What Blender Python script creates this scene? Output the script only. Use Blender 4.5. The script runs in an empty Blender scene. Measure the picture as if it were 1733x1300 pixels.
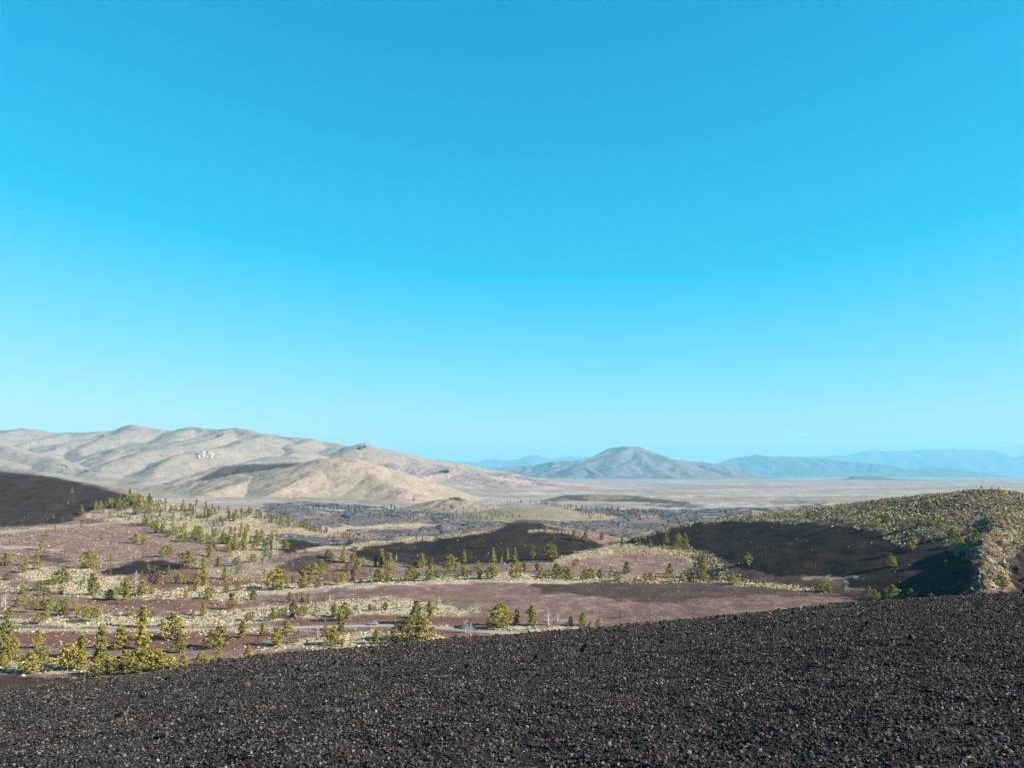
import bpy, math, random
import numpy as np

random.seed(7)
rng = np.random.default_rng(7)
R = math.radians

# ------------------------------------------------------------------ camera, world, sun, exposure
FPX, TH = 1334.0, R(6.3)            # focal length in photo pixels (1733 wide), upward pitch
scene = bpy.context.scene
C = scene.collection
cam_d = bpy.data.cameras.new("camera")
cam_d.sensor_width = 36.0
cam_d.lens = 36.0 * FPX / 1733.0
cam_d.clip_start, cam_d.clip_end = 0.1, 250000.0
cam = bpy.data.objects.new("camera", cam_d)
C.objects.link(cam)
cam.location = (0, 0, 0)            # eye level is z = 0, the ground under the feet is at -1.7
cam.rotation_euler = (R(90) + TH, 0, 0)
scene.camera = cam

SUN_EL, SUN_AZ = R(27), R(105)      # azimuth clockwise from the view direction (+Y)
w = bpy.data.worlds.new("World")
scene.world = w
w.use_nodes = True
nt = w.node_tree
bg = nt.nodes["Background"]
sky = nt.nodes.new("ShaderNodeTexSky")
sky.sky_type = 'NISHITA'
sky.sun_disc = False
sky.sun_elevation = SUN_EL
sky.sun_rotation = SUN_AZ
sky.altitude = 1800
sky.air_density = 1.0
sky.dust_density = 0.3
sky.ozone_density = 2.0
SKYTINT = (0.30, 0.98, 1.0)
mul = nt.nodes.new("ShaderNodeMix"); mul.data_type = 'RGBA'; mul.blend_type = 'MULTIPLY'
mul.inputs[0].default_value = 1.0
mul.inputs[7].default_value = (*SKYTINT, 1)
nt.links.new(sky.outputs[0], mul.inputs[6])
# the photograph's deep cyan grade: one gain, power and offset per channel over the whole sky
def chan(sock, gain, power, offs):
    p = nt.nodes.new("ShaderNodeMath"); p.operation = 'POWER'; p.inputs[1].default_value = power
    a = nt.nodes.new("ShaderNodeMath"); a.operation = 'MULTIPLY_ADD'; a.inputs[1].default_value = gain; a.inputs[2].default_value = offs
    nt.links.new(sock, p.inputs[0]); nt.links.new(p.outputs[0], a.inputs[0]); return a.outputs[0]
spl = nt.nodes.new("ShaderNodeSeparateColor"); cmb = nt.nodes.new("ShaderNodeCombineColor")
nt.links.new(mul.outputs[2], spl.inputs[0])
for _i, (_g_, _p_, _o_) in enumerate(((3.1, 1.0, -1.36), (16.5, 0.1, -15.22), (19.13, 0.1, -17.44))):
    nt.links.new(chan(spl.outputs[_i], _g_, _p_, _o_), cmb.inputs[_i])
mxn = nt.nodes.new("ShaderNodeVectorMath"); mxn.operation = 'MAXIMUM'; mxn.inputs[1].default_value = (0, 0, 0)
nt.links.new(cmb.outputs[0], mxn.inputs[0])
nt.links.new(mxn.outputs[0], bg.inputs[0])
bg.inputs[1].default_value = 0.05

sun_d = bpy.data.lights.new("sun", 'SUN')
sun_d.energy = 5.0
sun_d.angle = R(0.53)
sun_d.color = (1.0, 0.93, 0.82)
sun = bpy.data.objects.new("sun", sun_d)
C.objects.link(sun)
sun.rotation_euler = (R(90) - SUN_EL, 0, -SUN_AZ + math.pi)
# a sun lamp shines along its -Z: aim it from the sun's direction
from mathutils import Vector
sdir = Vector((math.sin(SUN_AZ) * math.cos(SUN_EL), math.cos(SUN_AZ) * math.cos(SUN_EL), math.sin(SUN_EL)))
sun.rotation_euler = (-sdir).to_track_quat('-Z', 'Y').to_euler()

scene.view_settings.view_transform = 'Standard'
scene.view_settings.look = 'None'
scene.view_settings.gamma = 1.0
scene.view_settings.exposure = 2.0
scene.render.engine = 'CYCLES'
scene.cycles.use_denoising = True
scene.cycles.max_bounces = 4
scene.cycles.diffuse_bounces = 2
scene.cycles.volume_bounces = 0
scene.cycles.transparent_max_bounces = 8

# ------------------------------------------------------------------ helpers
def ss(a, b, x):
    t = np.clip((x - a) / (b - a), 0, 1)
    return t * t * (3 - 2 * t)

def ray(px, py):
    """direction through a photo pixel, per metre of forward distance"""
    v = (650.0 - np.asarray(py, float)) / FPX
    u = (np.asarray(px, float) - 866.5) / FPX
    den = math.cos(TH) - v * math.sin(TH)
    return u / den, (math.sin(TH) + v * math.cos(TH)) / den

def pt(px, py, d):
    tx, tz = ray(px, py)
    return (float(tx) * d, float(d), float(tz) * d)

def proj(x, y, z):
    yc = np.maximum(y * math.cos(TH) + z * math.sin(TH), 0.5)
    zc = -y * math.sin(TH) + z * math.cos(TH)
    return 866.5 + FPX * x / yc, 650.0 - FPX * zc / yc

_g = np.random.default_rng(11)
_perm = _g.permutation(1024)
_ga = _g.uniform(0, 2 * math.pi, 1024)
_gx, _gy = np.cos(_ga), np.sin(_ga)

def pn(x, y, seed=0):
    x = x + seed * 37.17; y = y - seed * 51.3
    ix = np.floor(x).astype(np.int64); iy = np.floor(y).astype(np.int64)
    fx = x - ix; fy = y - iy
    ux = fx * fx * fx * (fx * (fx * 6 - 15) + 10); uy = fy * fy * fy * (fy * (fy * 6 - 15) + 10)
    def g(a, b):
        h = _perm[((ix + a) + _perm[(iy + b) & 1023]) & 1023]
        return _gx[h] * (fx - a) + _gy[h] * (fy - b)
    return ((g(0, 0) * (1 - ux) + g(1, 0) * ux) * (1 - uy) + (g(0, 1) * (1 - ux) + g(1, 1) * ux) * uy) * 1.5

def fbm(x, y, s, octv=4, seed=0, gain=0.5):
    o = 0; a = 1.0; f = 1.0 / s
    for i in range(octv):
        o = o + a * pn(x * f, y * f, seed + i * 3)
        a *= gain; f *= 2.03
    return o

def ridged(x, y, s, octv=4, seed=0):
    o = 0; a = 1.0; f = 1.0 / s
    for i in range(octv):
        o = o + a * (1 - np.abs(pn(x * f, y * f, seed + i * 5)) * 2)
        a *= 0.5; f *= 2.1
    return o * 0.5

def mesh_np(name, co, faces, mats=(), smooth=True, parent=None, face_mat=None, link=True):
    """co (n,3); faces (m,3) or (m,4) array"""
    me = bpy.data.meshes.new(name)
    co = np.ascontiguousarray(co, np.float32); faces = np.ascontiguousarray(faces, np.int32)
    k = faces.shape[1]
    me.vertices.add(len(co)); me.vertices.foreach_set("co", co.ravel())
    me.loops.add(faces.size); me.loops.foreach_set("vertex_index", faces.ravel())
    me.polygons.add(len(faces))
    me.polygons.foreach_set("loop_start", np.arange(0, faces.size, k, dtype=np.int32))
    me.polygons.foreach_set("use_smooth", np.full(len(faces), smooth))
    for m in mats: me.materials.append(m)
    if face_mat is not None:
        me.polygons.foreach_set("material_index", np.ascontiguousarray(face_mat, np.int32))
    me.update(calc_edges=True)
    if not link: return me
    o = bpy.data.objects.new(name, me); C.objects.link(o)
    if parent: o.parent = parent
    return o

def grid_faces(nr, nc):
    i = np.arange(nr * nc).reshape(nr, nc)
    return np.stack([i[:-1, :-1], i[:-1, 1:], i[1:, 1:], i[1:, :-1]], -1).reshape(-1, 4)

def set_attr(me, name, arr, typ='FLOAT_COLOR', dom='POINT'):
    a = me.attributes.new(name, typ, dom)
    if typ == 'FLOAT_COLOR': a.data.foreach_set("color", np.ascontiguousarray(arr, np.float32).ravel())
    else: a.data.foreach_set("value", np.ascontiguousarray(arr, np.float32).ravel())

def tag(o, label=None, cat=None, group=None, kind=None):
    if label: o["label"] = label
    if cat: o["category"] = cat
    if group: o["group"] = group
    if kind: o["kind"] = kind
    return o

# ------------------------------------------------------------------ material helpers
def new_mat(name):
    m = bpy.data.materials.new(name); m.use_nodes = True
    t = m.node_tree; b = t.nodes["Principled BSDF"]
    b.inputs["Roughness"].default_value = 0.95
    b.inputs["Specular IOR Level"].default_value = 0.15
    return m, t, b

def N(t, typ, **kw):
    n = t.nodes.new(typ)
    for k, v in kw.items():
        if k.startswith("i_"):
            key = k[2:]
            n.inputs[int(key) if key.isdigit() else key].default_value = v
        else: setattr(n, k, v)
    return n

def noise(t, vec, scale, detail=3, rough=0.55, dist=0.0):
    n = N(t, "ShaderNodeTexNoise"); n.inputs["Scale"].default_value = scale
    n.inputs["Detail"].default_value = detail; n.inputs["Roughness"].default_value = rough
    n.inputs["Distortion"].default_value = dist
    t.links.new(vec, n.inputs["Vector"]); return n.outputs["Fac"]

def rmp(t, fac, a, b, lo=0.0, hi=1.0):
    n = N(t, "ShaderNodeMapRange"); n.inputs[1].default_value = a; n.inputs[2].default_value = b
    n.inputs[3].default_value = lo; n.inputs[4].default_value = hi
    n.interpolation_type = 'SMOOTHSTEP'
    t.links.new(fac, n.inputs[0]); return n.outputs[0]

def mixc(t, fac, a, b, mode='MIX'):
    n = N(t, "ShaderNodeMix", data_type='RGBA', blend_type=mode)
    for sock, v in ((0, fac), (6, a), (7, b)):
        if isinstance(v, (int, float)): n.inputs[sock].default_value = v
        elif isinstance(v, tuple): n.inputs[sock].default_value = (*v, 1) if len(v) == 3 else v
        else: t.links.new(v, n.inputs[sock])
    return n.outputs[2]

def mth(t, op, a, b=None):
    n = N(t, "ShaderNodeMath", operation=op)
    for i, v in enumerate((a, b)):
        if v is None: continue
        if isinstance(v, (int, float)): n.inputs[i].default_value = v
        else: t.links.new(v, n.inputs[i])
    return n.outputs[0]

def bump(t, b, h, strength=0.5, dist=0.1):
    n = N(t, "ShaderNodeBump"); n.inputs["Strength"].default_value = strength
    n.inputs["Distance"].default_value = dist
    t.links.new(h, n.inputs["Height"]); t.links.new(n.outputs[0], b.inputs["Normal"])

# --- valley terrain: cinders, sage, red and black patches held in the attribute "zone"
def make_terrain_mat(name="cinder_terrain", brushy=False):
    m, t, b = new_mat(name)
    b.inputs["Specular IOR Level"].default_value = 0.04
    pos = N(t, "ShaderNodeTexCoord").outputs["Object"]
    at = N(t, "ShaderNodeAttribute", attribute_name="zone")
    sep = N(t, "ShaderNodeSeparateColor"); t.links.new(at.outputs["Color"], sep.inputs[0])
    al = at.outputs["Alpha"]
    far = N(t, "ShaderNodeAttribute", attribute_name="plain").outputs["Fac"]
    f1 = noise(t, pos, 0.9, 4, 0.7); f2 = noise(t, pos, 0.07, 4, 0.6); f3 = noise(t, pos, 0.018, 3)
    fine = noise(t, pos, 0.95, 3, 0.85)
    col = mixc(t, rmp(t, f2, 0.35, 0.65), (0.08414, 0.05032, 0.04339), (0.1277, 0.08292, 0.06942))
    col = mixc(t, rmp(t, f3, 0.5, 0.7, 0, 0.5), col, (0.09663, 0.06004, 0.06237))
    col = mixc(t, rmp(t, fine, 0.54, 0.66, 0, 0.75), col, (0.2244, 0.1658, 0.141))
    col = mixc(t, rmp(t, fine, 0.46, 0.34, 0, 0.7), col, (0.03116, 0.01715, 0.01518))
    f5 = noise(t, pos, 0.16, 4, 0.7)
    col = mixc(t, rmp(t, f5, 0.52, 0.66, 0, 0.55), col, (0.2286, 0.1764, 0.125))
    col = mixc(t, rmp(t, f5, 0.45, 0.32, 0, 0.45), col, (0.05414, 0.03186, 0.02974))
    if brushy: col = mixc(t, 1.0, col, (0.62, 0.60, 0.58), 'MULTIPLY')
    red = mixc(t, rmp(t, f1, 0.4, 0.7), (0.07167, 0.0312, 0.0224), (0.1246, 0.06823, 0.05187))
    col = mixc(t, sep.outputs[1], col, red)
    dark = mixc(t, rmp(t, f2, 0.35, 0.65), (0.0120, 0.0085, 0.0076), (0.0235, 0.0150, 0.0130)) #(0.01554, 0.01206, 0.01048), (0.02694, 0.01909, 0.01595))
    dark = mixc(t, rmp(t, fine, 0.62, 0.78, 0, 0.25), dark, (0.07, 0.055, 0.048))
    col = mixc(t, sep.outputs[2], col, dark)
    sage = mixc(t, rmp(t, f1, 0.36, 0.62), (0.1812, 0.1449, 0.0891), (0.348, 0.2898, 0.1958))
    sage = mixc(t, rmp(t, fine, 0.47, 0.38, 0, 0.9), sage, (0.09764, 0.06587, 0.04308))
    if brushy: sage = mixc(t, rmp(t, f5, 0.42, 0.58), (0.045, 0.036, 0.024), (0.135, 0.108, 0.070))
    sm = mth(t, 'MULTIPLY', sep.outputs[0], rmp(t, noise(t, pos, 0.22, 5, 0.75), 0.42, 0.52))
    col = mixc(t, sm, col, sage)
    pale = mixc(t, rmp(t, f1, 0.3, 0.7), (0.3004, 0.2357, 0.1662), (0.3755, 0.3051, 0.2215))
    col = mixc(t, al, col, pale)
    # distant sagebrush plain
    mp = N(t, "ShaderNodeMapping"); mp.inputs["Scale"].default_value = (1, 2.6, 1); t.links.new(pos, mp.inputs[0])
    g1 = noise(t, mp.outputs[0], 0.0012, 7, 0.7); g2 = noise(t, pos, 0.02, 4, 0.7)
    pl = mixc(t, rmp(t, g1, 0.38, 0.62), (0.1487, 0.131, 0.1106), (0.2505, 0.2065, 0.1927))
    pl = mixc(t, rmp(t, g2, 0.50, 0.64, 0, 0.6), pl, (0.06216, 0.0603, 0.03647))
    col = mixc(t, far, col, pl)
    col = mixc(t, mth(t, 'MULTIPLY', far, mth(t, 'MULTIPLY', al, 0.8)), col, (0.259, 0.2261, 0.1641))
    col = mixc(t, mth(t, 'MULTIPLY', mth(t, 'MULTIPLY', far, sep.outputs[2]), rmp(t, noise(t, pos, 0.03, 4, 0.7), 0.40, 0.52)), col, (0.030, 0.032, 0.034))
    t.links.new(col, b.inputs["Base Color"])
    bump(t, b, f1, 0.5, 0.35)
    return m

def make_hill_mat(name, c1, c2, c3, rock, s=1.0, bs=8.0, rockamt=0.66):
    m, t, b = new_mat(name)
    pos = N(t, "ShaderNodeTexCoord").outputs["Object"]
    f1 = noise(t, pos, 0.0016 * s, 5, 0.6, 0.6); f2 = noise(t, pos, 0.009 * s, 5, 0.65); f3 = noise(t, pos, 0.05 * s, 3, 0.7)
    col = mixc(t, rmp(t, f1, 0.38, 0.62), c1, c2)
    col = mixc(t, rmp(t, f2, 0.45, 0.70, 0, 0.7), col, c3)
    gn = N(t, "ShaderNodeNewGeometry"); sx = N(t, "ShaderNodeSeparateXYZ"); t.links.new(gn.outputs["Normal"], sx.inputs[0])
    steep = rmp(t, sx.outputs[2], 0.86, 0.68)
    rk = mth(t, 'MULTIPLY', rmp(t, f3, rockamt - 0.1, rockamt + 0.06), rmp(t, f2, 0.45, 0.62))
    col = mixc(t, mth(t, 'MAXIMUM', mth(t, 'MULTIPLY', rk, 0.7), mth(t, 'MULTIPLY', steep, mth(t, 'MULTIPLY', f2, 0.9))), col, rock)
    at = N(t, "ShaderNodeAttribute", attribute_name="zone")
    sep = N(t, "ShaderNodeSeparateColor"); t.links.new(at.outputs["Color"], sep.inputs[0])
    f4 = noise(t, pos, 0.028 * s, 4, 0.75)
    col = mixc(t, rmp(t, f4, 0.50, 0.62, 0, 0.22), col, tuple(v * 0.55 for v in c3))
    col = mixc(t, rmp(t, f4, 0.48, 0.38, 0, 0.25), col, tuple(min(v * 1.25, 1) for v in c2))
    f6 = noise(t, pos, 0.085 * s, 3, 0.8)
    col = mixc(t, rmp(t, f6, 0.50, 0.64, 0, 0.42), col, tuple(v * 0.42 for v in c3))
    col = mixc(t, rmp(t, f6, 0.46, 0.36, 0, 0.30), col, tuple(min(v * 1.3, 1) for v in c2))
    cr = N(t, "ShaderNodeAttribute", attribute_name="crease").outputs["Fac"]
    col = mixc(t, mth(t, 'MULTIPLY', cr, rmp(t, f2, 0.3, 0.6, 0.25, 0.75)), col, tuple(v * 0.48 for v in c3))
    col = mixc(t, mth(t, 'MULTIPLY', sep.outputs[2], 0.9), col, rock)
    col = mixc(t, mth(t, 'MULTIPLY', sep.outputs[1], rmp(t, f4, 0.44, 0.54)), col, (0.018, 0.032, 0.022))
    t.links.new(col, b.inputs["Base Color"])
    bump(t, b, f2, 0.6, bs)
    return m

M_TERR = make_terrain_mat()
M_BRUSHY = make_terrain_mat("brushy_cinder_hillside", True)

# ------------------------------------------------------------------ ground cover map traced on the photo, then fixed to the ground
ZH0 = 780
zone_img = np.zeros((1300 - ZH0 + 60, 1733, 4), np.float32)

def fill(ch, pts, val=1.0):
    H, W = zone_img.shape[:2]
    xs = [p[0] for p in pts]; ys = [p[1] - ZH0 for p in pts]
    x0, x1 = max(0, int(min(xs))), min(W, int(max(xs)) + 2); y0, y1 = max(0, int(min(ys))), min(H, int(max(ys)) + 2)
    if x1 <= x0 or y1 <= y0: return
    gx, gy = np.meshgrid(np.arange(x0, x1) + 0.5, np.arange(y0, y1) + 0.5)
    ins = np.zeros(gx.shape, bool); n = len(pts)
    for i in range(n):
        xa, ya = xs[i], ys[i]; xb, yb = xs[(i + 1) % n], ys[(i + 1) % n]
        if ya == yb: continue
        c = ((ya > gy) != (yb > gy)) & (gx < (xb - xa) * (gy - ya) / (yb - ya) + xa)
        ins ^= c
    sub = zone_img[y0:y1, x0:x1, ch]
    sub[ins] = np.maximum(sub[ins], val) if val > 0 else 0

def band(ch, pts, th, val=1.0):
    up = [(x, y - th / 2) for x, y in pts]; dn = [(x, y + th / 2) for x, y in pts][::-1]
    fill(ch, up + dn, val)

SAGE, RED, DARK, PALE = 0, 1, 2, 3
fill(SAGE, [(0, 1042), (60, 1050), (110, 1046), (210, 1040), (240, 1046), (300, 1045), (330, 1042), (360, 1034), (430, 1030), (520, 1020), (560, 1014), (640, 1012), (700, 1014), (740, 1022), (790, 1030), (812, 1037), (790, 1041), (720, 1044), (640, 1041), (600, 1040), (560, 1044), (470, 1052), (400, 1058), (300, 1061), (150, 1062), (0, 1058)])
fill(SAGE, [(40, 955), (70, 958), (130, 961), (150, 966), (165, 972), (205, 976), (215, 1000), (214, 1013), (130, 1012), (90, 1004), (60, 985), (30, 975)], .9)
fill(SAGE, [(215, 1012), (262, 1002), (330, 992), (380, 994), (430, 988), (470, 990), (432, 1006), (420, 1020), (380, 1019), (340, 1013), (260, 1013)])
fill(SAGE, [(330, 955), (380, 962), (430, 945), (470, 960), (450, 982), (380, 982), (350, 976)], .5)
fill(SAGE, [(430, 992), (520, 988), (600, 983), (700, 978), (760, 974), (850, 970), (930, 972), (1000, 977), (1100, 978), (1240, 986), (1100, 985), (800, 984), (600, 991), (430, 1003)])
fill(SAGE, [(930, 952), (960, 940), (1000, 931), (1040, 924), (1100, 922), (1170, 927), (1200, 940), (1215, 950), (1238, 968), (1262, 982), (1330, 990), (1400, 998), (1390, 1004), (1240, 990), (1205, 974), (1160, 944), (1100, 938), (1050, 937), (980, 946), (940, 953)])
fill(SAGE, [(600, 1070), (640, 1069), (700, 1074), (650, 1090), (640, 1096), (560, 1100), (500, 1098), (440, 1102), (430, 1097), (520, 1084), (580, 1074)], .9)
fill(SAGE, [(0, 1122), (40, 1112), (70, 1104), (110, 1118), (150, 1140), (60, 1140), (0, 1133)], .9)
fill(SAGE, [(700, 1078), (790, 1076), (850, 1078), (760, 1084), (690, 1090)], .9)
fill(SAGE, [(820, 1064), (870, 1060), (940, 1060), (1010, 1066), (980, 1074), (900, 1072), (850, 1068)])
fill(SAGE, [(138, 874), (170, 866), (210, 850), (250, 842), (330, 856), (400, 866), (440, 872), (480, 880), (600, 912), (560, 915), (480, 905), (470, 912), (440, 930), (400, 932), (330, 912), (280, 898), (240, 886), (180, 881)], .85)
fill(SAGE, [(400, 915), (440, 905), (480, 922), (470, 940), (430, 958), (380, 950)], .6)
fill(SAGE, [(540, 895), (590, 888), (640, 886), (720, 886), (760, 890), (700, 894), (620, 897), (560, 901)])
fill(SAGE, [(590, 922), (640, 914), (700, 909), (760, 904), (830, 897), (850, 893), (820, 903), (760, 911), (700, 917), (640, 921), (600, 930)])
band(SAGE, [(890, 901), (920, 898), (960, 902), (1000, 908)], 4, .8)
fill(SAGE, [(0, 975), (40, 1000), (0, 1000)], .5)
fill(SAGE, [(20, 1066), (200, 1068), (430, 1068), (620, 1064), (430, 1073), (200, 1072), (20, 1070)], .6)
fill(SAGE, [(1040, 912), (1100, 901), (1180, 878), (1180, 886), (1100, 907), (1050, 916)])
# shrub cover of the right-hand hill
fill(SAGE, [(1180, 874), (1240, 866), (1300, 858), (1400, 845), (1500, 834), (1600, 824), (1660, 818), (1733, 830), (1733, 925), (1720, 940), (1710, 965), (1700, 985), (1690, 1000), (1655, 1004), (1660, 985), (1665, 965), (1655, 945), (1640, 936), (1622, 950), (1612, 938), (1580, 915), (1560, 908), (1545, 925), (1525, 930), (1500, 905), (1480, 898), (1450, 897), (1440, 886), (1420, 880), (1380, 880), (1340, 889), (1320, 884), (1240, 882), (1190, 886)])
fill(RED, [(222, 978), (270, 966), (330, 964), (352, 972), (345, 988), (310, 992), (270, 1000), (240, 990)], .8)
fill(RED, [(350, 982), (440, 979), (470, 982), (460, 990), (400, 993), (350, 990)], .9)
fill(RED, [(135, 1014), (220, 1010), (300, 1012), (400, 1016), (440, 1020), (430, 1030), (330, 1034), (220, 1026), (140, 1022)], .65)
fill(RED, [(25, 1070), (160, 1071), (300, 1072), (450, 1074), (440, 1092), (330, 1098), (200, 1098), (40, 1092)], .9)
fill(RED, [(90, 1059), (200, 1062), (200, 1065), (90, 1065)], .8)
fill(RED, [(460, 1052), (560, 1046), (640, 1042), (760, 1046), (900, 1042), (860, 1056), (700, 1056), (600, 1056), (460, 1060)], .8)
fill(RED, [(500, 1068), (580, 1066), (700, 1066), (840, 1074), (800, 1080), (700, 1076), (560, 1076)], .8)
fill(RED, [(430, 884), (500, 896), (560, 908), (480, 910), (430, 900)], .55)
fill(RED, [(460, 972), (560, 955), (620, 960), (620, 980), (560, 985), (480, 985)], .6)
fill(RED, [(600, 1000), (700, 998), (840, 1000), (860, 1010), (700, 1012), (600, 1008)], .3)
fill(RED, [(1180, 930), (1240, 962), (1330, 975), (1400, 985), (1400, 996), (1280, 984), (1220, 960)], .6)
fill(RED, [(870, 930), (940, 895), (1010, 912), (1040, 922), (960, 938), (900, 948)], .35)
fill(DARK, [(168, 972), (190, 962), (215, 954), (260, 948), (305, 953), (318, 960), (290, 968), (240, 974), (190, 976)])
fill(DARK, [(50, 938), (90, 942), (125, 950), (100, 954), (60, 948)], .6)
fill(DARK, [(476, 914), (540, 911), (590, 912), (605, 918), (585, 925), (540, 926), (510, 931), (490, 938), (470, 930)])
fill(DARK, [(462, 962), (500, 946), (540, 938), (566, 942), (560, 956), (520, 964), (490, 970)], .7)
fill(DARK, [(0, 796), (50, 800), (100, 810), (150, 820), (200, 834), (230, 842), (170, 856), (140, 870), (112, 886), (60, 890), (0, 893)], .85)
fill(DARK, [(120, 880), (170, 882), (250, 884), (340, 896), (340, 902), (250, 892), (170, 888)], .5)
fill(DARK, [(590, 926), (640, 918), (700, 914), (800, 905), (850, 893), (875, 880), (905, 880), (935, 893), (960, 905), (1000, 915), (1020, 925), (960, 940), (930, 952), (880, 952), (820, 953), (760, 958), (700, 958), (640, 950), (600, 944)], .92)
fill(DARK, [(880, 990), (960, 985), (1100, 984), (1250, 989), (1400, 1001), (1480, 1012), (1400, 1014), (1300, 1008), (1230, 1010), (1150, 1020), (1080, 1018), (1000, 1010), (930, 1004)], .62)
fill(DARK, [(1100, 1015), (1300, 1008), (1460, 1012), (1440, 1030), (1200, 1050), (1000, 1066), (1050, 1030)], .22)
fill(DARK, [(1030, 920), (1060, 913), (1180, 884), (1300, 880), (1450, 892), (1560, 900), (1640, 945), (1660, 1010), (1520, 1022), (1470, 1005), (1420, 980), (1380, 977), (1330, 975), (1260, 964), (1220, 946), (1190, 930), (1100, 926)])
fill(DARK, [(1715, 935), (1740, 920), (1740, 1010), (1700, 1005)], .8)
fill(DARK, [(0, 1144), (80, 1149), (160, 1153), (160, 1180), (0, 1200)], .75)
fill(DARK, [(1080, 852), (1160, 850), (1200, 856), (1180, 860), (1110, 858)], .8)
fill(DARK, [(1140, 863), (1220, 860), (1330, 858), (1400, 852), (1380, 860), (1300, 868), (1200, 874), (1150, 870)], .95)
fill(DARK, [(1300, 850), (1350, 846), (1410, 848), (1380, 853), (1310, 855)], .6)
fill(DARK, [(960, 862), (1020, 858), (1100, 863), (1080, 870), (990, 868)], .7)
band(PALE, [(425, 1004), (520, 1000), (600, 993), (700, 988), (800, 985), (900, 984.5), (980, 986)], 4, .75)
band(PALE, [(0, 902), (60, 896), (130, 890), (200, 885), (230, 884)], 3, .6)
band(PALE, [(0, 927), (40, 926), (80, 930), (110, 934)], 3, .6)
band(PALE, [(500, 934), (540, 928), (590, 926)], 4, .6)
band(PALE, [(1360, 981), (1400, 979), (1460, 977)], 3, .7)
band(PALE, [(1425, 985), (1440, 993), (1475, 1000)], 3, .6)
band(PALE, [(425, 869), (500, 866), (640, 864), (760, 866)], 3, .7)
band(PALE, [(1298, 846), (1306, 842), (1330, 839), (1400, 837.5), (1450, 837)], 1.6, .9)
band(PALE, [(880, 853), (980, 852), (1120, 850)], 1.6, .6)
_k = zone_img.copy()
for _ in range(2):
    _k = (np.roll(_k, 1, 0) + 2 * _k + np.roll(_k, -1, 0)) / 4
    _k = (np.roll(_k, 1, 1) + 2 * _k + np.roll(_k, -1, 1)) / 4
_k[:, :4] = _k[:, 4:5]; _k[:, -4:] = _k[:, -5:-4]
zone_img = _k

def zones(x, y, z, wob=1.0):
    px, py = proj(x, y, z)
    n1 = fbm(x, y, 14.0, 3, 21); n2 = fbm(x, y, 14.0, 3, 33)
    k = np.clip(350.0 / np.maximum(y, 50), 0.3, 1.2) * wob
    n3 = fbm(x, y, 3.5, 2, 35); px = px + (n1 * 18 + n3 * 5) * k; py = py + (n2 * 5 + n3 * 1.5) * k
    ix = np.clip(px, 0, 1732).astype(int); iy = np.clip(py - ZH0, 0, zone_img.shape[0] - 1).astype(int)
    o = zone_img[iy, ix].copy()
    bad = (py < ZH0) | (y < 100)
    o[bad] = 0
    off = (px < -60) | (px > 1800)
    o[off] *= 0.5
    return o

# ------------------------------------------------------------------ height functions
_pry = [0, 100, 300, 600, 900, 1500, 3000, 6000, 12000, 30000, 60000]
_prz = [-70, -70, -70, -70, -70.5, -75, -86, -102, -130, -220, -270]

ROAD_PX = [(-260, 1066), (-100, 1066), (0, 1066), (100, 1067), (200, 1067), (340, 1066), (430, 1064), (520, 1062), (620, 1059.5), (680, 1059.5), (740, 1064), (800, 1069.5), (850, 1074), (890, 1077.5), (960, 1086), (1060, 1102)]
road_c = []
for p_ in ROAD_PX:
    tx_, tz_ = ray(*p_); d_ = -70.0 / tz_; road_c.append((tx_ * d_, d_))
road_c = np.array(road_c, float)

def road_dist(x, y):
    d = np.full(np.shape(x), 1e9)
    for a, b in zip(road_c[:-1], road_c[1:]):
        v = b - a; L = v @ v
        t = np.clip(((x - a[0]) * v[0] + (y - a[1]) * v[1]) / L, 0, 1)
        d = np.minimum(d, np.hypot(x - a[0] - t * v[0], y - a[1] - t * v[1]))
    return d

def ground_h(x, y):
    r = np.maximum(np.hypot(x * 0.6, y), y)
    z = np.interp(r, _pry, _prz)
    z = z + 13 * ss(100, 420, -x) * ss(430, 850, y)
    und = fbm(x, y, 55, 4, 2) * 1.6 * ss(200, 420, y)
    und = und + fbm(x, y, 400, 4, 5) * 5 * ss(900, 2500, r) * (1 - ss(9000, 20000, r))
    und = und + fbm(x, y, 2500, 4, 8) * 10 * ss(4000, 9000, r)
    near = y < 700
    rd = np.where(near, ss(4, 22, road_dist(x, y)) if np.any(near) else 1, 1)
    return z + und * rd

def seg_field(x, y, segs, slope, rnd, fslope=None, wslope=None):
    """ridges: max over segments of crest height minus a rounded linear fall"""
    H = np.full(x.shape, -1e9)
    for a, b in segs:
        vx, vy = b[0] - a[0], b[1] - a[1]; L = vx * vx + vy * vy + 1e-6
        t = np.clip(((x - a[0]) * vx + (y - a[1]) * vy) / L, 0, 1)
        cx, cy = a[0] + t * vx, a[1] + t * vy
        d = np.hypot(x - cx, y - cy); zr = a[2] + t * (b[2] - a[2])
        s = slope
        if fslope is not None: s = np.where(y < cy, fslope, slope)
        if wslope is not None: s = np.where(x < cx, wslope, slope)
        H = np.maximum(H, zr - s * (np.sqrt(d * d + rnd * rnd) - rnd))
    return H

def pairs(pts):
    P = [pt(*p) for p in pts]
    return list(zip(P[:-1], P[1:]))

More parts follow.
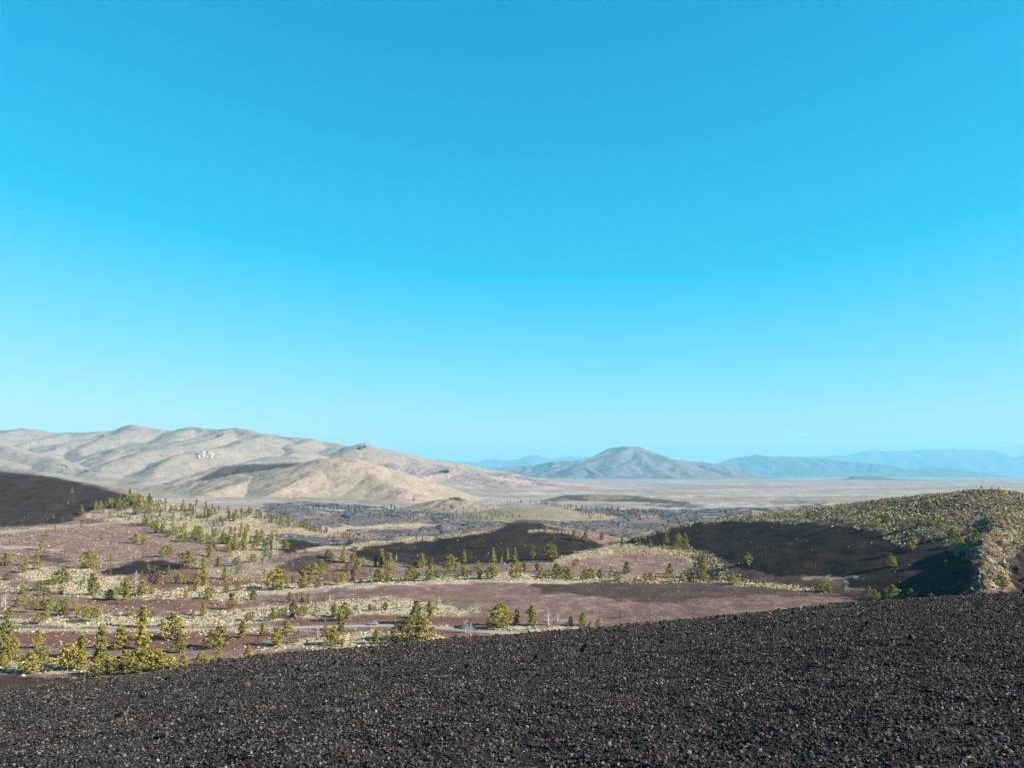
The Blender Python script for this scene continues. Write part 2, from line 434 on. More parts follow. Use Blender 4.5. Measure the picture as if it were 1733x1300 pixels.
class Hill:
    def __init__(s, name, chains, slope, rnd, fslope=None, namp=0.0, nscale=40, toe=0.0, blur=0, extra=None, warp=0, wslope=None):
        s.wslope = wslope
        s.name = name; s.segs = [q for c in chains for q in pairs(c)]
        s.slope, s.rnd, s.fslope, s.namp, s.nscale, s.toe, s.extra, s.warp = slope, rnd, fslope, namp, nscale, toe, extra, warp
        xs = [p[0] for q in s.segs for p in q]; ys = [p[1] for q in s.segs for p in q]
        s.bx = (min(xs), max(xs), min(ys), max(ys))
    def h(s, x, y):
        wx, wy = x, y
        if s.warp:
            wx = x + fbm(x, y, s.nscale * 2, 3, 41) * s.warp; wy = y + fbm(x, y, s.nscale * 2, 3, 47) * s.warp
            # keep the crest where it is
        H = seg_field(wx, wy, s.segs, s.slope, s.rnd, s.fslope, s.wslope)
        if s.toe:       # concave foot: blend with the ground
            g = ground_h(x, y); k = s.toe; d = H - g
            if s.namp: d = d + fbm(x, y, s.nscale, 4, 13) * s.namp * ss(0, 6 * s.namp, d)
            H = g + np.where(d > 0, d * (1 - 0.55 * np.exp(-np.maximum(d, 0) / k)), d * 0.5)
        if s.extra: H = s.extra(x, y, H)
        return H

hillA = Hill("dark_cinder_hill", [[(-260, 775, 1180), (-120, 783, 1150), (0, 799, 1120), (60, 805, 1090), (120, 816, 1060), (200, 837, 1010), (260, 847, 980), (340, 857, 950), (420, 867, 920), (500, 884, 880), (560, 900, 850), (600, 911, 830)]], 0.42, 25, fslope=0.24, namp=1.2, nscale=60, toe=5)
hillB = Hill("central_dark_hill", [[(560, 926, 700), (640, 918, 720), (700, 914, 735), (800, 906, 750), (850, 895, 760), (872, 885.5, 765), (904, 885.5, 765), (937, 895, 750), (970, 908, 720), (1040, 925, 680)]], 0.4, 12, fslope=0.19, namp=0.9, nscale=35, toe=3)
hillC = Hill("small_cinder_rise", [[(440, 958, 560), (480, 942, 600), (540, 930, 640), (590, 927, 660), (640, 935, 640)]], 0.25, 14, fslope=0.15, namp=0.6, nscale=25, toe=1.5)
hillD = Hill("mauve_cinder_dome", [[(900, 955, 560), (960, 942, 600), (1020, 931, 640), (1090, 927, 650), (1170, 933, 630), (1215, 955, 575), (1250, 978, 530)]], 0.2, 25, fslope=0.10, namp=0.6, nscale=30, toe=2)
hillE = Hill("rounded_cinder_mound", [[(560, 998, 468), (650, 991, 466), (760, 986.5, 464), (900, 985, 458), (1000, 985, 452), (1100, 985.5, 446), (1200, 988, 438), (1300, 993.5, 428), (1400, 1003, 415), (1500, 1018, 398), (1620, 1045, 375)]], 0.16, 18, fslope=0.075, namp=0.35, nscale=40, toe=1.2)
hillK = Hill("striped_cinder_rise", [[(150, 968, 560), (200, 958, 590), (250, 951, 605), (300, 953, 600), (350, 962, 570)]], 0.2, 12, fslope=0.12, namp=0.4, nscale=25, toe=1.2)
hillF = Hill("shrubby_crater_hill", [[(1040, 918, 790), (1100, 904, 780), (1180, 883, 750), (1240, 875, 725), (1300, 868, 700), (1400, 856, 655), (1500, 845, 605), (1600, 835, 556), (1650, 829, 530), (1690, 829, 515), (1733, 841, 505), (1850, 856, 480), (2050, 880, 440)],
                                [(1665, 830, 525), (1700, 870, 462), (1712, 890, 440)],
                                [(1750, 845, 500), (1800, 900, 430), (1850, 950, 370)]], 0.40, 10, fslope=0.30, namp=0.7, nscale=28, toe=4, warp=2)
hillG = Hill("crater_rim_spur", [[(1690, 872, 455), (1672, 903, 418), (1655, 936, 382), (1656, 972, 352), (1663, 1008, 326), (1680, 1040, 306)]], 0.30, 3, namp=2.2, nscale=13, toe=2, warp=4, wslope=0.72)
MID = [hillG, hillA, hillB, hillC, hillD, hillE, hillK, hillF]
hillJ = Hill("rocky_knoll", [[(720, 856, 1520), (745, 847, 1500), (768, 843, 1490), (785, 849, 1470), (815, 858, 1440)]], 0.35, 12, fslope=0.22, namp=2.0, nscale=22, toe=4)
hillL = Hill("pale_green_rise", [[(850, 862, 1280), (880, 858, 1270), (915, 859, 1250), (938, 867, 1220)]], 0.2, 25, fslope=0.14, namp=0.8, nscale=40, toe=3)
hillM = Hill("low_dark_ridge", [[(940, 842, 2150), (962, 838, 2120), (1000, 837, 2100), (1060, 838.5, 2080), (1110, 843, 2000), (1150, 848, 1950)]], 0.5, 10, fslope=0.28, namp=1.5, nscale=50, toe=4)
hillN = Hill("grassy_cinder_cone", [[(280, 835, 2350), (320, 820, 2480), (345, 808, 2580), (380, 791, 2680), (430, 787, 2700), (470, 787, 2640), (515, 784, 2500), (545, 777, 2400), (570, 774, 2360), (592, 775, 2340), (615, 784, 2330), (660, 801, 2300), (710, 824, 2260), (790, 846, 2200)],
                                   [(560, 778, 2370), (530, 800, 2180), (490, 822, 2030), (460, 836, 1930)],
                                   [(600, 781, 2340), (640, 808, 2150), (690, 832, 1980)],
                                   [(380, 800, 2560), (430, 808, 2350), (400, 820, 2150), (350, 835, 1950)]], 0.42, 18, fslope=0.31, namp=2.6, nscale=60, toe=8, warp=8)
FARMID = [hillJ, hillL, hillM, hillN]

def surf_h(x, y):
    z = ground_h(x, y)
    for hl in MID + [hillJ, hillL]:
        z = np.maximum(z, hl.h(x, y))
    return z

def cast(px, py, y0=190.0, y1=3200.0, n=900):
    """where the line of sight of each photo pixel meets the land"""
    px = np.asarray(px, float); py = np.asarray(py, float)
    tx, tz = ray(px, py)
    ys = np.geomspace(y0, y1, n)
    X = tx[:, None] * ys; Y = np.broadcast_to(ys, X.shape); Z = tz[:, None] * ys
    D = surf_h(X, Y) - Z
    hit = D > 0; idx = np.argmax(hit, 1); ok = hit.any(1); idx = np.where(ok, np.maximum(idx, 1), n - 1)
    i = np.arange(len(px)); d0 = D[i, idx - 1]; d1 = D[i, idx]
    t = np.clip(-d0 / (d1 - d0 + 1e-9), 0, 1)
    y = ys[idx - 1] + t * (ys[idx] - ys[idx - 1]); x = tx * y
    return x, y, surf_h(x, y), ok

# ------------------------------------------------------------------ ground sheet
def az_grid(dense=1150, half=44.0):
    return np.radians(np.concatenate([np.linspace(-180, -half, 60)[:-1], np.linspace(-half, half, dense), np.linspace(half, 180, 60)[1:]]))

def add_zone(o, x, y, z, plain=None):
    zz = zones(x, y, z); zz[:, 2] = np.clip(zz[:, 2] * 1.12, 0, 1)
    set_attr(o.data, "zone", zz)
    if plain is None: plain = ss(1050, 1500, y)
    set_attr(o.data, "plain", plain, 'FLOAT')

phi = az_grid()
rr = np.concatenate([np.geomspace(120, 1300, 760)[:-1], np.geomspace(1300, 60000, 330)])
PH, RR = np.meshgrid(phi, rr)
gx_, gy_ = np.sin(PH) * RR, np.cos(PH) * RR
gz_ = ground_h(gx_.ravel(), gy_.ravel())
ground = mesh_np("ground", np.stack([gx_.ravel(), gy_.ravel(), gz_], 1), grid_faces(*PH.shape)[:, ::-1], [M_TERR])
add_zone(ground, gx_.ravel(), gy_.ravel(), gz_)
tag(ground, kind="structure")

def hill_mesh(hl, mat, nx, ny, px0, px1, y0, y1, name=None, cut=1.2, plain=None):
    tx0, _ = ray(px0, 850); tx1, _ = ray(px1, 850)
    TX, YY = np.meshgrid(np.linspace(tx0, tx1, nx), np.geomspace(y0, y1, ny))
    x = (TX * YY).ravel(); y = YY.ravel()
    z = hl.h(x, y); g = ground_h(x, y)
    f = grid_faces(ny, nx)[:, ::-1]
    keep = (z > g - cut)
    f = f[keep[f].any(1)]
    zz = np.maximum(z, g - cut * 3)
    used = np.zeros(len(x), bool); used[f] = True
    mp = np.cumsum(used) - 1
    x, y, zz = x[used], y[used], zz[used]; f = mp[f]
    o = mesh_np(name or hl.name, np.stack([x, y, zz], 1), f, [mat])
    add_zone(o, x, y, zz, plain=None if plain is None else np.full(len(x), plain))
    tag(o, kind="structure")
    return o

hill_mesh(hillA, M_TERR, 520, 420, -280, 660, 640, 1500)
hill_mesh(hillB, M_TERR, 420, 260, 400, 1240, 450, 1020)
hill_mesh(hillC, M_TERR, 240, 160, 240, 860, 400, 840)
hill_mesh(hillD, M_TERR, 320, 220, 640, 1480, 380, 860)
hill_mesh(hillE, M_TERR, 700, 280, 260, 1900, 270, 620)
hill_mesh(hillK, M_TERR, 260, 160, 0, 600, 380, 820)
hill_mesh(hillF, M_BRUSHY, 700, 560, 1000, 2100, 250, 1000)

hill_mesh(hillG, M_BRUSHY, 300, 260, 1480, 2050, 270, 540)

M_KNOLL = make_hill_mat("knoll_grass", (0.1397, 0.1074, 0.08327), (0.1827, 0.1343, 0.1074), (0.08059, 0.07522, 0.04836), (0.01612, 0.01397, 0.01289), 8, 1.0, 0.62)
M_GREEN = make_hill_mat("pale_green_grass", (0.1444, 0.1195, 0.07556), (0.1662, 0.1325, 0.08543), (0.1011, 0.08077, 0.05257), (0.03611, 0.02584, 0.023), 5, 0.6, 0.62)
M_CONE = make_hill_mat("cone_grass", (0.1833, 0.1519, 0.1053), (0.2261, 0.1694, 0.1376), (0.1442, 0.1262, 0.08138), (0.03422, 0.02337, 0.02513), 3.2, 2, 0.64)
M_DRIDGE = make_hill_mat("ridge_grass", (0.0928, 0.08303, 0.05617), (0.1221, 0.1026, 0.0757), (0.07814, 0.07326, 0.04884), (0.01465, 0.01465, 0.01465), 3, 3, 0.70)
M_RANGE = make_hill_mat("range_grass", (0.1627, 0.1375, 0.1067), (0.1778, 0.132, 0.1135), (0.1324, 0.1285, 0.09329), (0.0454, 0.03473, 0.02839), 1.0, 5, 0.70)
M_PINK = make_hill_mat("pink_hill_grass", (0.2087, 0.1513, 0.1371), (0.2434, 0.1705, 0.1543), (0.1913, 0.1595, 0.1314), (0.06376, 0.04676, 0.04286), 1.4, 8, 0.70)
M_DOME = make_hill_mat("dome_mountain_brush", (0.102, 0.0816, 0.08064), (0.1224, 0.0952, 0.0936), (0.07616, 0.068, 0.06336), (0.0374, 0.034, 0.03312), 0.4, 30, 0.70)
M_FAR = make_hill_mat("far_mountain", (0.0555, 0.05328, 0.04884), (0.0703, 0.06512, 0.05772), (0.0407, 0.0444, 0.037), (0.0296, 0.0296, 0.02664), 0.4, 30, 0.70)

# dark rock and painted-in shade on the cone's hollow, in its own zone map on the mesh
fill(DARK, [(332, 815), (352, 803), (378, 790), (410, 786), (440, 785), (510, 782), (500, 788), (450, 796), (400, 803), (355, 812)], .9)
fill(DARK, [(758, 842), (775, 842), (790, 848), (770, 847)], 1.0)
fill(DARK, [(400, 854), (412, 850), (424, 843), (426, 848), (410, 857)], .8)
fill(DARK, [(944, 842), (960, 837), (985, 839), (995, 849), (975, 848)], .6)  # painted shade on the low ridge's left end, facing away from the sun
fill(DARK, [(1030, 846), (1110, 845), (1150, 850), (1100, 851), (1010, 852)], .5)
fill(RED, [(92, 783), (112, 788), (126, 793), (150, 795), (152, 802), (140, 804), (124, 796), (104, 790)], 1.0)
hill_mesh(hillJ, M_KNOLL, 200, 160, 660, 880, 1250, 1700)
hill_mesh(hillL, M_GREEN, 200, 120, 760, 1060, 980, 1500)
hill_mesh(hillM, M_DRIDGE, 260, 160, 900, 1200, 1700, 2500)
hill_mesh(hillN, M_CONE, 620, 420, 230, 900, 1550, 3300, cut=3)

# ------------------------------------------------------------------ lava field: a sheet of broken rock
def lava_h(x, y):
    g = ground_h(x, y)
    e = fbm(x, y, 80, 3, 71) * 1.1 + fbm(x, y, 20, 3, 76) * 0.9
    px, py = proj(x, y, g)
    m = ss(-0.15, 0.25, e + 0.05)
    inside = ss(415, 470, px + fbm(x, y, 60, 3, 5) * 20) * (1 - ss(1230, 1330, px)) * ss(745, 790, y + fbm(x, y, 80, 3, 15) * 25) * (1 - ss(1480, 1640, y + fbm(x, y, 150, 3, 25) * 90))
    # the pale wash between the two tongues
    wash = 1 - 0.95 * np.exp(-((py - (897 - (px - 540) * 0.045)) / 3.0) ** 2) * ss(520, 560, px) * (1 - ss(700, 760, px))
    k = inside * wash * (0.35 + 0.65 * m)
    lump = ridged(x, y, 13, 4, 3) * 1.0 + ridged(x, y, 4, 2, 9) * 0.5
    big = np.maximum(fbm(x, y, 45, 2, 91), 0) ** 2 * 4
    return g - 1.2 + k * (1.3 + np.maximum(lump, -0.5) * 1.35 + big), k

def make_lava_mat():
    m, t, b = new_mat("lava_rock")
    pos = N(t, "ShaderNodeTexCoord").outputs["Object"]
    f1 = noise(t, pos, 0.25, 4, 0.75); f2 = noise(t, pos, 0.03, 4, 0.6); f3 = noise(t, pos, 0.7, 3, 0.7)
    col = mixc(t, rmp(t, f1, 0.36, 0.62), (0.01492, 0.01571, 0.01765), (0.07246, 0.06822, 0.07058))
    col = mixc(t, rmp(t, f3, 0.50, 0.66, 0, 0.85), col, (0.162, 0.1489, 0.1373))
    col = mixc(t, rmp(t, f2, 0.54, 0.66, 0, 0.6), col, (0.02344, 0.02481, 0.02745))
    t.links.new(col, b.inputs["Base Color"]); bump(t, b, f1, 0.8, 1.0)
    return m
M_LAVA = make_lava_mat()
tx0, _ = ray(395, 880); tx1, _ = ray(1360, 880)
TX, YY = np.meshgrid(np.linspace(tx0, tx1, 900), np.geomspace(730, 1700, 560))
lx, ly = (TX * YY).ravel(), YY.ravel()
lz, lk = lava_h(lx, ly)
lf = grid_faces(560, 900)[:, ::-1]; lf = lf[(lk > 0.05)[lf].any(1)]
lava = mesh_np("lava_field", np.stack([lx, ly, lz], 1), lf, [M_LAVA], smooth=False)
tag(lava, kind="structure")

# ------------------------------------------------------------------ mountains with generated spurs
def with_spurs(chains, spacing, grad, lrange, base, seed, sub=True, toward=0.0):
    r = random.Random(seed)
    segs = []
    for c in chains:
        P = [pt(*p) for p in c]
        segs += list(zip(P[:-1], P[1:]))
        for a, b in zip(P[:-1], P[1:]):
            dx, dy = b[0] - a[0], b[1] - a[1]; L = math.hypot(dx, dy)
            n = max(1, int(L / spacing + r.random()))
            for i in range(n):
                t = (i + r.random()) / n
                p = [a[k] + t * (b[k] - a[k]) for k in range(3)]
                for sgn in (-1, 1):
                    if r.random() < 0.12: continue
                    ang = math.atan2(dy, dx) + sgn * (math.pi / 2 + r.uniform(-0.5, 0.5))
                    h = p[2] - base
                    if h < 20: continue
                    ln = min(h / grad * r.uniform(0.6, 1.0), lrange)
                    g = grad * r.uniform(0.8, 1.25)
                    q0 = (p[0], p[1], p[2] - 3)
                    m1 = (p[0] + math.cos(ang) * ln * .5, p[1] + math.sin(ang) * ln * .5, p[2] - g * ln * .5 * r.uniform(.8, 1.15))
                    ang2 = ang + r.uniform(-0.45, 0.45)
                    m2 = (m1[0] + math.cos(ang2) * ln * .5, m1[1] + math.sin(ang2) * ln * .5, m1[2] - g * ln * .6)
                    segs += [(q0, m1), (m1, m2)]
                    if sub:
                        for q, w_ in ((m1, .35), (tuple((m1[k] + m2[k]) / 2 for k in range(3)), .28)):
                            for s2 in (-1, 1):
                                a3 = ang2 + s2 * r.uniform(0.6, 1.1); l3 = ln * w_ * r.uniform(.6, 1.1)
                                segs.append((q, (q[0] + math.cos(a3) * l3, q[1] + math.sin(a3) * l3, q[2] - grad * 1.35 * l3)))
    return segs

def range_mesh(name, chains, mat, px0, px1, y0, y1, nx, ny, slope, rnd, spacing, grad, lrange, base, seed, namp, nscale, sub=True, blur=2, extra_chains=()):
    segs = with_spurs(chains, spacing, grad, lrange, base, seed, sub)
    for c in extra_chains: segs += pairs(c)
    tx0, _ = ray(px0, 800); tx1, _ = ray(px1, 800)
    TX, YY = np.meshgrid(np.linspace(tx0, tx1, nx), np.linspace(y0, y1, ny))
    x, y = (TX * YY).ravel(), YY.ravel()
    wa = nscale * 0.35
    wx = x + fbm(x, y, nscale * 2.2, 3, seed) * wa; wy = y + fbm(x, y, nscale * 2.2, 3, seed + 9) * wa
    H = seg_field(wx, wy, segs, slope, rnd).reshape(ny, nx)
    for _ in range(blur):
        H[1:-1] = (H[:-2] + 2 * H[1:-1] + H[2:]) / 4; H[:, 1:-1] = (H[:, :-2] + 2 * H[:, 1:-1] + H[:, 2:]) / 4
    H = H.ravel()
    g = ground_h(x, y)
    k = (y1 - y0) * 0.006
    d = np.abs(H - g); m = np.maximum(H, g)
    Hs = m + k * np.exp(-np.minimum(d / k, 30))
    H = np.where(H > g - 6 * k, Hs, g - 5)
    H = H + (fbm(x, y, nscale, 5, seed + 3) * namp - np.abs(fbm(x, y, nscale * .45, 4, seed + 5)) * namp * 1.1) * ss(0, namp * 6, H - g)
    o = mesh_np(name, np.stack([x, y, H - 0.5], 1), grid_faces(ny, nx)[:, ::-1], [mat])
    z4 = zones(x, y, H, 0.3); z4[:, 0] = 0; set_attr(o.data, "zone", z4)
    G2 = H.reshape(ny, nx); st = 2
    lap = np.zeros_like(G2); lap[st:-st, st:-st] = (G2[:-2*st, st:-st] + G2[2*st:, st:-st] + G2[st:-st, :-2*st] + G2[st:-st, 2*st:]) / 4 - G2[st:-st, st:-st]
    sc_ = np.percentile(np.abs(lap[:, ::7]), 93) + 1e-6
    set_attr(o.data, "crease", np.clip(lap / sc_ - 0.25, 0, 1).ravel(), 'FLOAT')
    tag(o, kind="structure")
    return o

left_main = [(-300, 735, 9000), (-120, 728, 8400), (0, 729, 8000), (50, 723, 7800), (95, 731, 7800), (150, 732, 7800), (200, 727, 7600), (245, 719, 7400), (290, 729, 7400), (340, 724, 7100), (385, 727, 6900), (415, 724, 6800), (470, 733, 6600), (520, 743, 6500), (585, 756, 6300), (603, 753, 6200), (615, 750, 6150), (635, 758, 6100), (670, 774, 6000), (700, 777, 6000), (740, 788, 5900), (790, 802, 5600)]
left_extra = [
    [(400, 726, 6850), (365, 735, 6300), (300, 752, 5600), (254, 765, 5100), (178, 790, 4400), (120, 816, 3900)],
    [(470, 733, 6600), (440, 742, 6000), (400, 750, 5500), (345, 764, 4900), (290, 785, 4400), (230, 810, 3900), (190, 828, 3500)],
    [(520, 743, 6500), (500, 757, 5900), (470, 770, 5300), (420, 786, 4700), (360, 806, 4100), (300, 825, 3600)],
    [(-250, 740, 6000), (-100, 742, 5700), (0, 747, 5400), (60, 771, 4800), (100, 792, 4300), (140, 810, 3900)],
    [(-100, 760, 4800), (0, 785, 4300), (60, 805, 3900), (110, 822, 3600)],
    [(245, 719, 7400), (215, 735, 6800), (160, 758, 6200), (150, 775, 5700), (130, 786, 5300)],
    [(340, 724, 7100), (290, 740, 6500), (230, 757, 5900), (190, 775, 5400), (160, 786, 5000)],
]
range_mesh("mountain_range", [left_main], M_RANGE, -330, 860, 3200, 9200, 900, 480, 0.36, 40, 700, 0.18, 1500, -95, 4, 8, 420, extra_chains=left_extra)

pink = [[(560, 790, 5300), (615, 786, 5200), (671, 783, 5100), (700, 789, 5000), (735, 794, 4900), (765, 793, 4800), (800, 799, 4700), (850, 812, 4400), (900, 826, 4000)],
        [(790, 806, 5600), (820, 802, 5500), (842, 799, 5400), (870, 803, 5200), (905, 812, 4900), (950, 824, 4500), (1010, 833, 4100)]]
range_mesh("pink_hills", pink, M_PINK, 500, 1080, 3300, 6200, 600, 300, 0.30, 40, 420, 0.16, 800, -92, 9, 5, 200)

dome = [[(640, 812, 15500), (720, 803, 16000), (785, 796, 16500), (850, 790, 17000), (900, 787, 17000), (936, 781, 16800), (974, 780, 16600), (1005, 777, 16500), (1022, 769, 16400), (1038, 763, 16300), (1053, 757, 16200), (1064, 755, 16100), (1078, 755, 16100), (1090, 761, 16100), (1103, 768, 16100), (1116, 773, 16100), (1130, 778, 16100), (1152, 778, 16200), (1177, 780, 16400), (1203, 782, 16600), (1226, 787, 16600), (1248, 794, 16500), (1275, 803, 16200)],
        [(1070, 757, 16000), (1085, 775, 15200), (1100, 790, 14400), (1120, 803, 13600)],
        [(1005, 778, 16400), (985, 790, 15300), (960, 800, 14300)]]
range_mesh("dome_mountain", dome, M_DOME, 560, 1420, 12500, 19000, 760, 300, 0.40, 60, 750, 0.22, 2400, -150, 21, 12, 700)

rr1 = [[(1150, 800, 28500), (1190, 790, 29000), (1226, 781, 29500), (1250, 774, 30000), (1290, 769, 30000), (1316, 771, 30000), (1354, 772, 30000), (1392, 775, 29500), (1431, 779, 29000), (1456, 783, 28500), (1482, 783, 28500), (1507, 788, 28000), (1528, 794, 27500), (1546, 794, 27500), (1571, 790, 28000), (1610, 791, 28000), (1635, 794, 28000), (1674, 800, 27500), (1700, 806, 27000)]]
range_mesh("blue_hills", rr1, M_FAR, 1100, 1800, 24000, 34000, 600, 200, 0.42, 90, 1400, 0.24, 3000, -200, 31, 45, 1300)

fr = [[(600, 788, 47000), (700, 783, 47000), (722, 780, 47000), (747, 776, 47000), (768, 780, 47000), (800, 781, 47000), (831, 777, 47000), (861, 780, 47000), (885, 775, 47000), (908, 769, 47000), (923, 773, 47000), (940, 776, 47000), (952, 772, 47500), (967, 773, 47500), (1000, 775, 47500), (1100, 782, 47500), (1180, 786, 48000), (1300, 776, 48000), (1354, 774, 48000), (1392, 771, 48000), (1418, 770, 48000), (1443, 771, 48000), (1454, 768, 48000), (1464, 762, 48000), (1487, 762, 48000), (1496, 764.5, 48000), (1512, 762, 48000), (1546, 762, 48000), (1569, 760, 48000), (1589, 761.5, 48000), (1610, 759, 48000), (1622, 761, 48000), (1684, 762, 48000), (1699, 767, 48000), (1722, 772, 48000), (1735, 769, 48000), (1800, 766, 48000), (1900, 772, 48000), (2050, 782, 48000)]]
range_mesh("far_mountain_range", fr, M_FAR, 560, 2050, 41000, 54000, 1100, 180, 0.5, 60, 1800, 0.30, 5000, -240, 41, 55, 1500, sub=False, blur=1)

butte = [[(1420, 814, 11000), (1444, 810, 11000), (1456, 806, 11000), (1470, 805.5, 11000), (1485, 806, 10900), (1500, 809, 10800), (1530, 813, 10600), (1580, 816, 10300)]]
range_mesh("low_butte", butte, M_DOME, 1380, 1640, 9500, 12500, 260, 140, 0.35, 30, 300, 0.2, 400, -125, 51, 6, 200)

# ------------------------------------------------------------------ foreground cinder slope
BROW = 42.0
_bx = [-260, 0, 75, 150, 250, 430, 640, 760, 870, 1000, 1100, 1200, 1300, 1430, 1500, 1600, 1733, 1900]
_by = [1215, 1173, 1161, 1151, 1143, 1112, 1096, 1083, 1076, 1066, 1056, 1047, 1037, 1023, 1018, 1012, 1004, 994]
_bt = np.array([ray(a, b) for a, b in zip(_bx, _by)])
_gfit = np.polyfit(_bt[:, 0], -_bt[:, 1], 1)

def fore_h(x, y):
    yy = np.maximum(y, 0.5); tx = np.clip(x / yy, -1.2, 1.2)
    T = _gfit[0] * x + _gfit[1] * y
    corr = (np.interp(tx, _bt[:, 0], -_bt[:, 1]) - (_gfit[0] * tx + _gfit[1])) * np.where(np.abs(x / yy) < 1.2, 1, 0)
    yp = np.maximum(y, 0)
    z = -1.7 - T - corr * yp + 3.4 / BROW * yp * np.minimum(1, 1) - 1.7 / BROW ** 2 * yp ** 2
    z = np.where(y < 0, -1.7 - T, z)
    # beyond the brow the flank steepens to about thirty degrees
    return z

def fore_lumps(x, y):
    r = np.hypot(x, y)
    a = fbm(x, y, 0.9, 4, 61) * 0.055 + fbm(x, y, 4.5, 3, 64) * 0.06 * ss(6, 14, r)
    return a * (1 - 0.4 * ss(30, 60, r))

phi2 = np.radians(np.concatenate([np.linspace(-180, -43, 50)[:-1], np.linspace(-43, 43, 1150), np.linspace(43, 180, 50)[1:]]))
r2 = np.concatenate([[0.05, 1.0, 2.0, 3.0, 4.0], np.geomspace(5.0, 65, 700), np.geomspace(66, 270, 110)])
PH, RR = np.meshgrid(phi2, r2)
fx, fy = (np.sin(PH) * RR).ravel(), (np.cos(PH) * RR).ravel()
fz = fore_h(fx, fy) + fore_lumps(fx, fy)
fz = np.where(fy > 70, np.maximum(fz, -78), fz)

def make_cinder_mat(name, inst=False):
    m, t, b = new_mat(name)
    b.inputs["Roughness"].default_value = 0.85; b.inputs["Specular IOR Level"].default_value = 0.12
    pos = N(t, "ShaderNodeTexCoord").outputs["Object"]
    f0 = noise(t, pos, 0.5, 4, 0.6)
    if inst:
        tone = N(t, "ShaderNodeAttribute", attribute_name="tone").outputs["Fac"]
    else:
        v = N(t, "ShaderNodeTexVoronoi"); v.inputs["Scale"].default_value = 26; t.links.new(pos, v.inputs["Vector"])
        sc = N(t, "ShaderNodeSeparateColor"); t.links.new(v.outputs["Color"], sc.inputs[0]); tone = sc.outputs[0]
    k = 1.0 if inst else 0.42  # slope base darkened: shade between the loose cinders put into its colour
    col = mixc(t, rmp(t, tone, 0.0, 0.6), (0.0055 * k, 0.0048 * k, 0.0048 * k), (0.028 * k, 0.022 * k, 0.0195 * k))
    col = mixc(t, rmp(t, tone, 0.62, 0.85), col, (0.062 * k, 0.046 * k, 0.039 * k))
    col = mixc(t, rmp(t, tone, 0.90, 0.985), col, (0.135 * k, 0.118 * k, 0.108 * k))
    col = mixc(t, rmp(t, tone, 0.997, 0.9995), col, (0.2248, 0.1776, 0.136))
    col = mixc(t, rmp(t, f0, 0.45, 0.7, 0, 0.25), col, (0.02248, 0.0217, 0.02326))
    t.links.new(col, b.inputs["Base Color"])
    fb = noise(t, pos, 70 if inst else 30, 3, 0.7); bump(t, b, fb, 0.8, 0.02)
    return m
M_CIN = make_cinder_mat("cinder_slope_rock"); M_GRAV = make_cinder_mat("cinder_gravel_rock", True)
slope_o = mesh_np("cinder_slope", np.stack([fx, fy, fz], 1), grid_faces(*PH.shape)[:, ::-1], [M_CIN])
tag(slope_o, kind="structure")

# ------------------------------------------------------------------ base shapes for scattering
def icosa():
    g = (1 + 5 ** .5) / 2
    v = np.array([(-1, g, 0), (1, g, 0), (-1, -g, 0), (1, -g, 0), (0, -1, g), (0, 1, g), (0, -1, -g), (0, 1, -g), (g, 0, -1), (g, 0, 1), (-g, 0, -1), (-g, 0, 1)], float)
    v /= np.linalg.norm(v[0])
    f = np.array([(0, 11, 5), (0, 5, 1), (0, 1, 7), (0, 7, 10), (0, 10, 11), (1, 5, 9), (5, 11, 4), (11, 10, 2), (10, 7, 6), (7, 1, 8), (3, 9, 4), (3, 4, 2), (3, 2, 6), (3, 6, 8), (3, 8, 9), (4, 9, 5), (2, 4, 11), (6, 2, 10), (8, 6, 7), (9, 8, 1)])
    return v, f
ICO = icosa()
OCT = (np.array([(1, 0, 0), (-1, 0, 0), (0, 1, 0), (0, -1, 0), (0, 0, 1), (0, 0, -1)], float),
       np.array([(0, 2, 4), (2, 1, 4), (1, 3, 4), (3, 0, 4), (2, 0, 5), (1, 2, 5), (3, 1, 5), (0, 3, 5)]))

def rand_rot(n, r):
    q = r.normal(size=(n, 4)); q /= np.linalg.norm(q, axis=1)[:, None]
    a, b, c, d = q.T
    return np.stack([np.stack([1 - 2 * (c * c + d * d), 2 * (b * c - a * d), 2 * (b * d + a * c)], 1),
                     np.stack([2 * (b * c + a * d), 1 - 2 * (b * b + d * d), 2 * (c * d - a * b)], 1),
                     np.stack([2 * (b * d - a * c), 2 * (c * d + a * b), 1 - 2 * (b * b + c * c)], 1)], 1)

def scatter(base, cx, cy, cz, size, r, jitter=0.3, squash=1.0, rotate=True):
    v, f = base; n = len(cx)
    V = np.repeat(v[None], n, 0) * (1 + r.uniform(-jitter, jitter, (n, len(v), 1)))
    V = V * r.uniform(0.7, 1.25, (n, 1, 3))
    if rotate: V = np.einsum('nij,nvj->nvi', rand_rot(n, r), V)
    V = V * size[:, None, None]
    V[:, :, 2] *= squash
    V += np.stack([cx, cy, cz], 1)[:, None, :]
    Fc = f[None] + (np.arange(n) * len(v))[:, None, None]
    return V.reshape(-1, 3), Fc.reshape(-1, 3)

